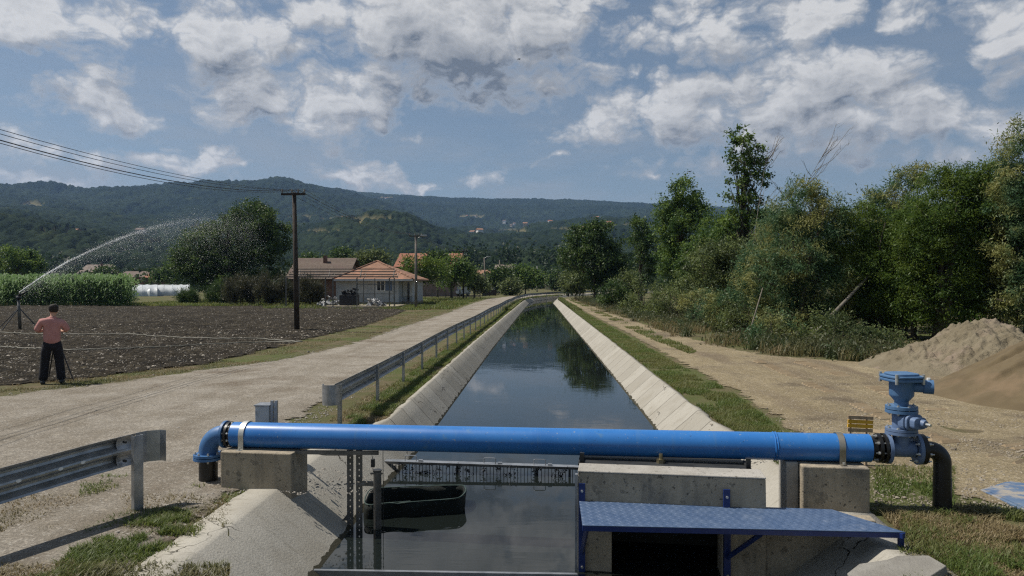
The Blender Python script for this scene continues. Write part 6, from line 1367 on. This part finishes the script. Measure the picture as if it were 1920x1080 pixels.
# ------------------------------------------------------------------ sprinkler, water jet, hoses
q = P(36, 622); sy = q[1]
sk = thing('sprinkler', 'sprinkler gun on a tripod standing in the ploughed field before the maize', 'sprinkler', (q[0], sy, .05))
zt_ = PY(35, 553, sy)[2]
MB().tube([(.05, 0, -.1), (0, 0, zt_ * .5), (-.03, 0, zt_ - .25)], [.075, .065, .055], 12).build('riser_pipe', M['gunmetal'], sk, smooth=True)
for dx, dy in ((-.95, -.25), (1.15, -.1), (.35, .9), (-.3, -.8)): MB().tube([(0, 0, zt_ * .62), (dx, dy, -.02)], .022, 6).build('leg', M['blacksteel'], sk)
MB().tube([(-.03, 0, zt_ - .25), (-.03, 0, zt_ - .12)], .10, 10).tube([(-.03, 0, zt_ - .1), (.12, .05, zt_ + .0), (.32, .12, zt_ + .14)], [.06, .05, .03], 10).tube([(-.2, 0, zt_ - .12), (-.03, 0, zt_ - .08), (.1, -.06, zt_ + .05)], .025, 6).build('nozzle', M['blacksteel'], sk, smooth=True)
r = np.random.default_rng(77); key = [(36, 548), (80, 518), (130, 489), (200, 457), (250, 438), (300, 423.5), (345, 414), (385, 409), (430, 408), (480, 416)]
y_end = 43.0
kp = np.array([PY(a, b_, sy + (y_end - sy) * (a - 36) / 444) for a, b_ in key]); ks = np.linspace(0, 1, len(kp))
def jet(t): return np.stack([np.interp(t, ks, kp[:, i]) for i in range(3)], -1)
n1 = 30000; t = r.random(n1) ** 1.35; t = t[r.random(n1) > (t - .18) * 1.45] ; n1 = len(t); p1 = jet(t) + r.normal(size=(n1, 3)) * (.006 + .12 * t ** 1.2)[:, None]
n2 = 210000; t = (r.random(n2) ** .7); fall = r.exponential(1.1, n2) * (.08 + .9 * t); p2 = jet(t) + r.normal(size=(n2, 3)) * (.05 + .38 * t)[:, None]; p2[:, 2] -= fall; p2[:, 0] += fall * .12
n3 = 5000; t = r.random(n3) * .5; p3 = jet(t) ; p3[:, 2] -= r.random(n3) * np.maximum(p3[:, 2] - .2, 0) ; p3 += r.normal(size=(n3, 3)) * .25
p2 = p2[p2[:, 2] > .1]; p3 = p3[p3[:, 2] > .1]
def drops(pts, s):
    n = len(pts); o = np.array([(1, 0, 0), (-.5, .87, 0), (-.5, -.87, 0), (0, 0, 1.3)]); S = (s * r.lognormal(0, .4, n))[:, None, None]; V = o[None] * S + pts[:, None]
    return V.reshape(-1, 3), (np.array([(0, 1, 3), (1, 2, 3), (2, 0, 3), (0, 2, 1)])[None] + (np.arange(n) * 4)[:, None, None]).reshape(-1, 3)
vv, ff, i0 = [], [], 0
for p_, s in ((p1, .0042), (p2, .0017), (p3, .003)):
    v, f = drops(p_, s); vv.append(v); ff.append(f + i0); i0 += len(v)
tag(raw('water_jet', np.concatenate(vv), np.concatenate(ff), M['droplet']), 'white water jet arching from the sprinkler toward the large dark tree', 'water jet', kind='stuff')
def hose(pts, lab):
    pp = [Vector(P(a, b_, .0)) for a, b_ in pts]; out_ = []; r = random.Random(len(pts))
    for a_, b_ in zip(pp, pp[1:]):
        for k in range(8): c = a_.lerp(b_, k / 8); out_.append(Vector((c.x, c.y + r.uniform(-.04, .04), float(gz(c.x, c.y)) + .12 + r.uniform(-.01, .02))))
    tag(MB().tube(out_, .018, 6).build('irrigation_hose', M['hose'], smooth=True), lab, 'hose', 'pale hoses across the field')
hose([(-60, 628), (10, 629), (45, 632), (80, 634), (160, 633), (240, 632), (300, 637), (370, 639), (430, 640), (480, 639), (520, 642), (575, 645)], 'farther pale hose lying across the ploughed field behind the man')
hose([(-60, 654), (0, 657), (40, 659), (75, 660), (130, 662), (190, 661), (250, 659), (310, 656), (360, 652), (430, 648), (500, 645), (575, 646)], 'nearer pale hose lying across the ploughed field behind the man')

# ------------------------------------------------------------------ person and camera tripod
def skin(name, verts, edges, mat, parent, sub=2, root=0):
    """one continuous surface grown over connected joints (x,y,z,rx,ry)"""
    me = bpy.data.meshes.new(name); me.from_pydata([v[:3] for v in verts], edges, []); o = bpy.data.objects.new(name, me); COL.objects.link(o)
    sk_ = o.modifiers.new('skin', 'SKIN'); sk_.use_smooth_shade = True
    for i, v in enumerate(verts): me.skin_vertices[0].data[i].radius = (v[3], v[4] if len(v) > 4 else v[3])
    me.skin_vertices[0].data[root].use_root = True
    s_ = o.modifiers.new('sub', 'SUBSURF'); s_.levels = sub; s_.render_levels = sub
    bpy.context.view_layer.update(); dg = bpy.context.evaluated_depsgraph_get(); m2 = bpy.data.meshes.new_from_object(o.evaluated_get(dg)); bpy.data.objects.remove(o)
    m2.name = name; m2.materials.clear(); m2.polygons.foreach_set('use_smooth', np.ones(len(m2.polygons), dtype=bool))
    return link(name, m2, mat, parent)
fx_, fy_, _ = P(98, 721); ps = thing('person', 'person in a pink polo shirt and black trousers seen from behind working a tripod camera', 'person', (fx_, fy_, float(gz(fx_, fy_)) + .005), R(33))
V = [(0, 0, .97, .11, .08), (0, -.01, 1.14, .11, .08), (0, .0, 1.34, .13, .09), (.01, .02, 1.47, .07, .07), (.02, .035, 1.54, .055, .055), (.03, .06, 1.615, .070, .078), (.032, .065, 1.69, .083, .098), (.03, .06, 1.765, .062, .078)]
E = [(0, 1), (1, 2), (2, 3), (3, 4), (4, 5), (5, 6), (6, 7)]
def add(v, p): V.append(v); E.append((p, len(V) - 1)); return len(V) - 1
for s in (-1, 1):
    i = add((s * .19, .0, 1.42, .058, .058), 2); i = add((s * .285, .05, 1.19, .046, .046), i)
    w = add((s * .16, .33, 1.20, .030, .026), i) if s < 0 else add((s * .19, .30, 1.16, .030, .026), i)
    bx, by, bz = V[w][:3]; pl_i = add((bx - s * .035, by + .075, bz + .02, .040, .018), w)
    px_, py_, pz_ = V[pl_i][:3]
    for k, (dz, ln) in enumerate(((.034, .055), (.012, .062), (-.010, .058), (-.032, .045))):
        a = add((px_ - s * .02, py_ + .035, pz_ + dz, .010), pl_i); b_ = add((px_ - s * .045, py_ + .035 + ln * .55, pz_ + dz - .004, .009), a); add((px_ - s * .07, py_ + .03 + ln * .5, pz_ + dz - .008, .008), b_)
    a = add((px_ - s * .012, py_ - .02, pz_ + .045, .011), pl_i); add((px_ - s * .045, py_ + .01, pz_ + .065, .009), a)
    h_ = add((s * .10, .0, .90, .10, .10), 0); k_ = add((s * .145, .02, .50, .058, .060), h_); a_ = add((s * .175, -.01, .10, .042, .045), k_); t_ = add((s * .19, .12, .035, .045, .035), a_)
    add((s * .085 + .03, .05, 1.67, .016, .028), 6)
add((.035, .165, 1.665, .018, .018), 6)
body = skin('body', V, E, M['skin'], ps)
S_ = [(0, 0, .83, .185, .14), (0, -.01, 1.10, .185, .13), (0, -.005, 1.28, .20, .135), (0, .005, 1.42, .165, .11), (.008, .015, 1.475, .09, .085), (.012, .022, 1.50, .075, .075)]
SE = [(0, 1), (1, 2), (2, 3), (3, 4), (4, 5)]
for s in (-1, 1):
    S_ += [(s * .195, .0, 1.405, .092, .085), (s * .27, .03, 1.26, .082, .08), (s * .292, .05, 1.18, .082, .078)]; n_ = len(S_); SE += [(3, n_ - 3), (n_ - 3, n_ - 2), (n_ - 2, n_ - 1)]
shirt = skin('polo_shirt', S_, SE, M['pink'], ps)
MB().tube([(.012, .022, 1.485), (.014, .026, 1.515)], [.082, .076], 18).build('collar', M['pink'], shirt, smooth=True)
T_ = [(0, 0, 1.04, .155, .11), (0, 0, .93, .16, .12)]; T0 = 1; TE = [(0, 1)]
for s in (-1, 1):
    T_ += [(s * .105, .0, .84, .118, .118), (s * .14, .015, .50, .098, .1), (s * .168, -.005, .18, .092, .098), (s * .178, .005, .06, .092, .105)]; n_ = len(T_); TE += [(1, n_ - 4), (n_ - 4, n_ - 3), (n_ - 3, n_ - 2), (n_ - 2, n_ - 1)]
skin('trousers', T_, TE, M['trousers'], ps)
for s in (-1, 1):
    MB().tube([(s * .178, -.09, .04), (s * .182, 0, .05), (s * .192, .12, .04), (s * .197, .17, .03)], [.045, .055, .052, .03], 10).build('shoe', M['blacksteel'], ps, smooth=True)
hr = skin('hair', [(.03, .015, 1.60, .075, .06), (.03, .025, 1.67, .105, .088), (.03, .04, 1.735, .112, .112), (.03, .055, 1.80, .09, .10)], [(0, 1), (1, 2), (2, 3)], M['hair'], ps)
for s in (-1, 1): MB().tube([(.034 + s * .032, .146, 1.69), (.034 + s * .032, .152, 1.69)], .011, 8).build('eye', M['blacksteel'], ps)
tp = thing('camera_tripod', 'video camera on a thin black tripod in front of the person in pink', 'tripod', (fx_ - .27, fy_ + .52, float(gz(fx_, fy_)) + .03), R(33))
for dx, dy in ((.36, -.42), (-.16, .3), (.12, .42)): MB().tube([(0, 0, 1.04), (dx * .5, dy * .5, .52), (dx, dy, -.02)], [.018, .015, .011], 8).build('leg', M['blackpipe'], tp)
MB().tube([(0, 0, .8), (0, 0, 1.14)], .02, 10).tube([(0, 0, 1.1), (0, 0, 1.16)], .04, 12).tube([(.02, 0, 1.13), (.2, -.26, 1.05)], .011, 8).build('head', M['blackpipe'], tp)
cm_ = MB().box(-.05, .05, -.12, .12, 1.162, 1.29).build('camera', M['blackpipe'], tp, bevel=.012); MB().tube([(0, .12, 1.225), (0, .2, 1.225)], .035, 16).build('lens', M['glass'], cm_)

# ------------------------------------------------------------------ birds
for (px, py, y, lb) in ((973, 111, 60, 'tiny dark bird high in the sky left of the middle clouds'), (1293, 322, 55, 'tiny dark bird just above the broad pointed tree')):
    q = PY(px, py, y); t = thing('bird', lb, 'bird', q, R(40), 'birds in the sky')
    MB().tube([(-.14, 0, 0), (-.05, 0, .01), (.08, 0, .01), (.15, 0, 0)], [.01, .04, .035, .008], 8).build('body', M['blacksteel'], t, smooth=True)
    for s in (-1, 1): MB().poly([(-.05, 0, .01), (.06, 0, .01), (.04, s * .16, .07), (-.02, s * .27, .03), (-.05, 0, .004), (.06, 0, .004), (.04, s * .16, .064), (-.02, s * .27, .024)], [(0, 1, 2, 3), (7, 6, 5, 4), (0, 4, 5, 1), (1, 5, 6, 2), (2, 6, 7, 3), (3, 7, 4, 0)]).build('wing', M['blacksteel'], t)

# ------------------------------------------------------------------ haze
HAZE = 0.000085
if HAZE:
    m = bpy.data.materials.new('haze'); m.use_nodes = True; nt = m.node_tree; nt.nodes.clear(); o_ = N(nt, 'ShaderNodeOutputMaterial'); pv = N(nt, 'ShaderNodeVolumePrincipled')
    pv.inputs['Color'].default_value = (.34, .56, 1.0, 1); pv.inputs['Density'].default_value = HAZE; pv.inputs['Anisotropy'].default_value = .2
    nt.links.new(pv.outputs[0], o_.inputs['Volume'])
    o = MB().box(-9500, 9500, -300, 9300, -6, 620).build('haze', m); tag(o, 'pale summer haze over the valley', 'haze', kind='stuff')
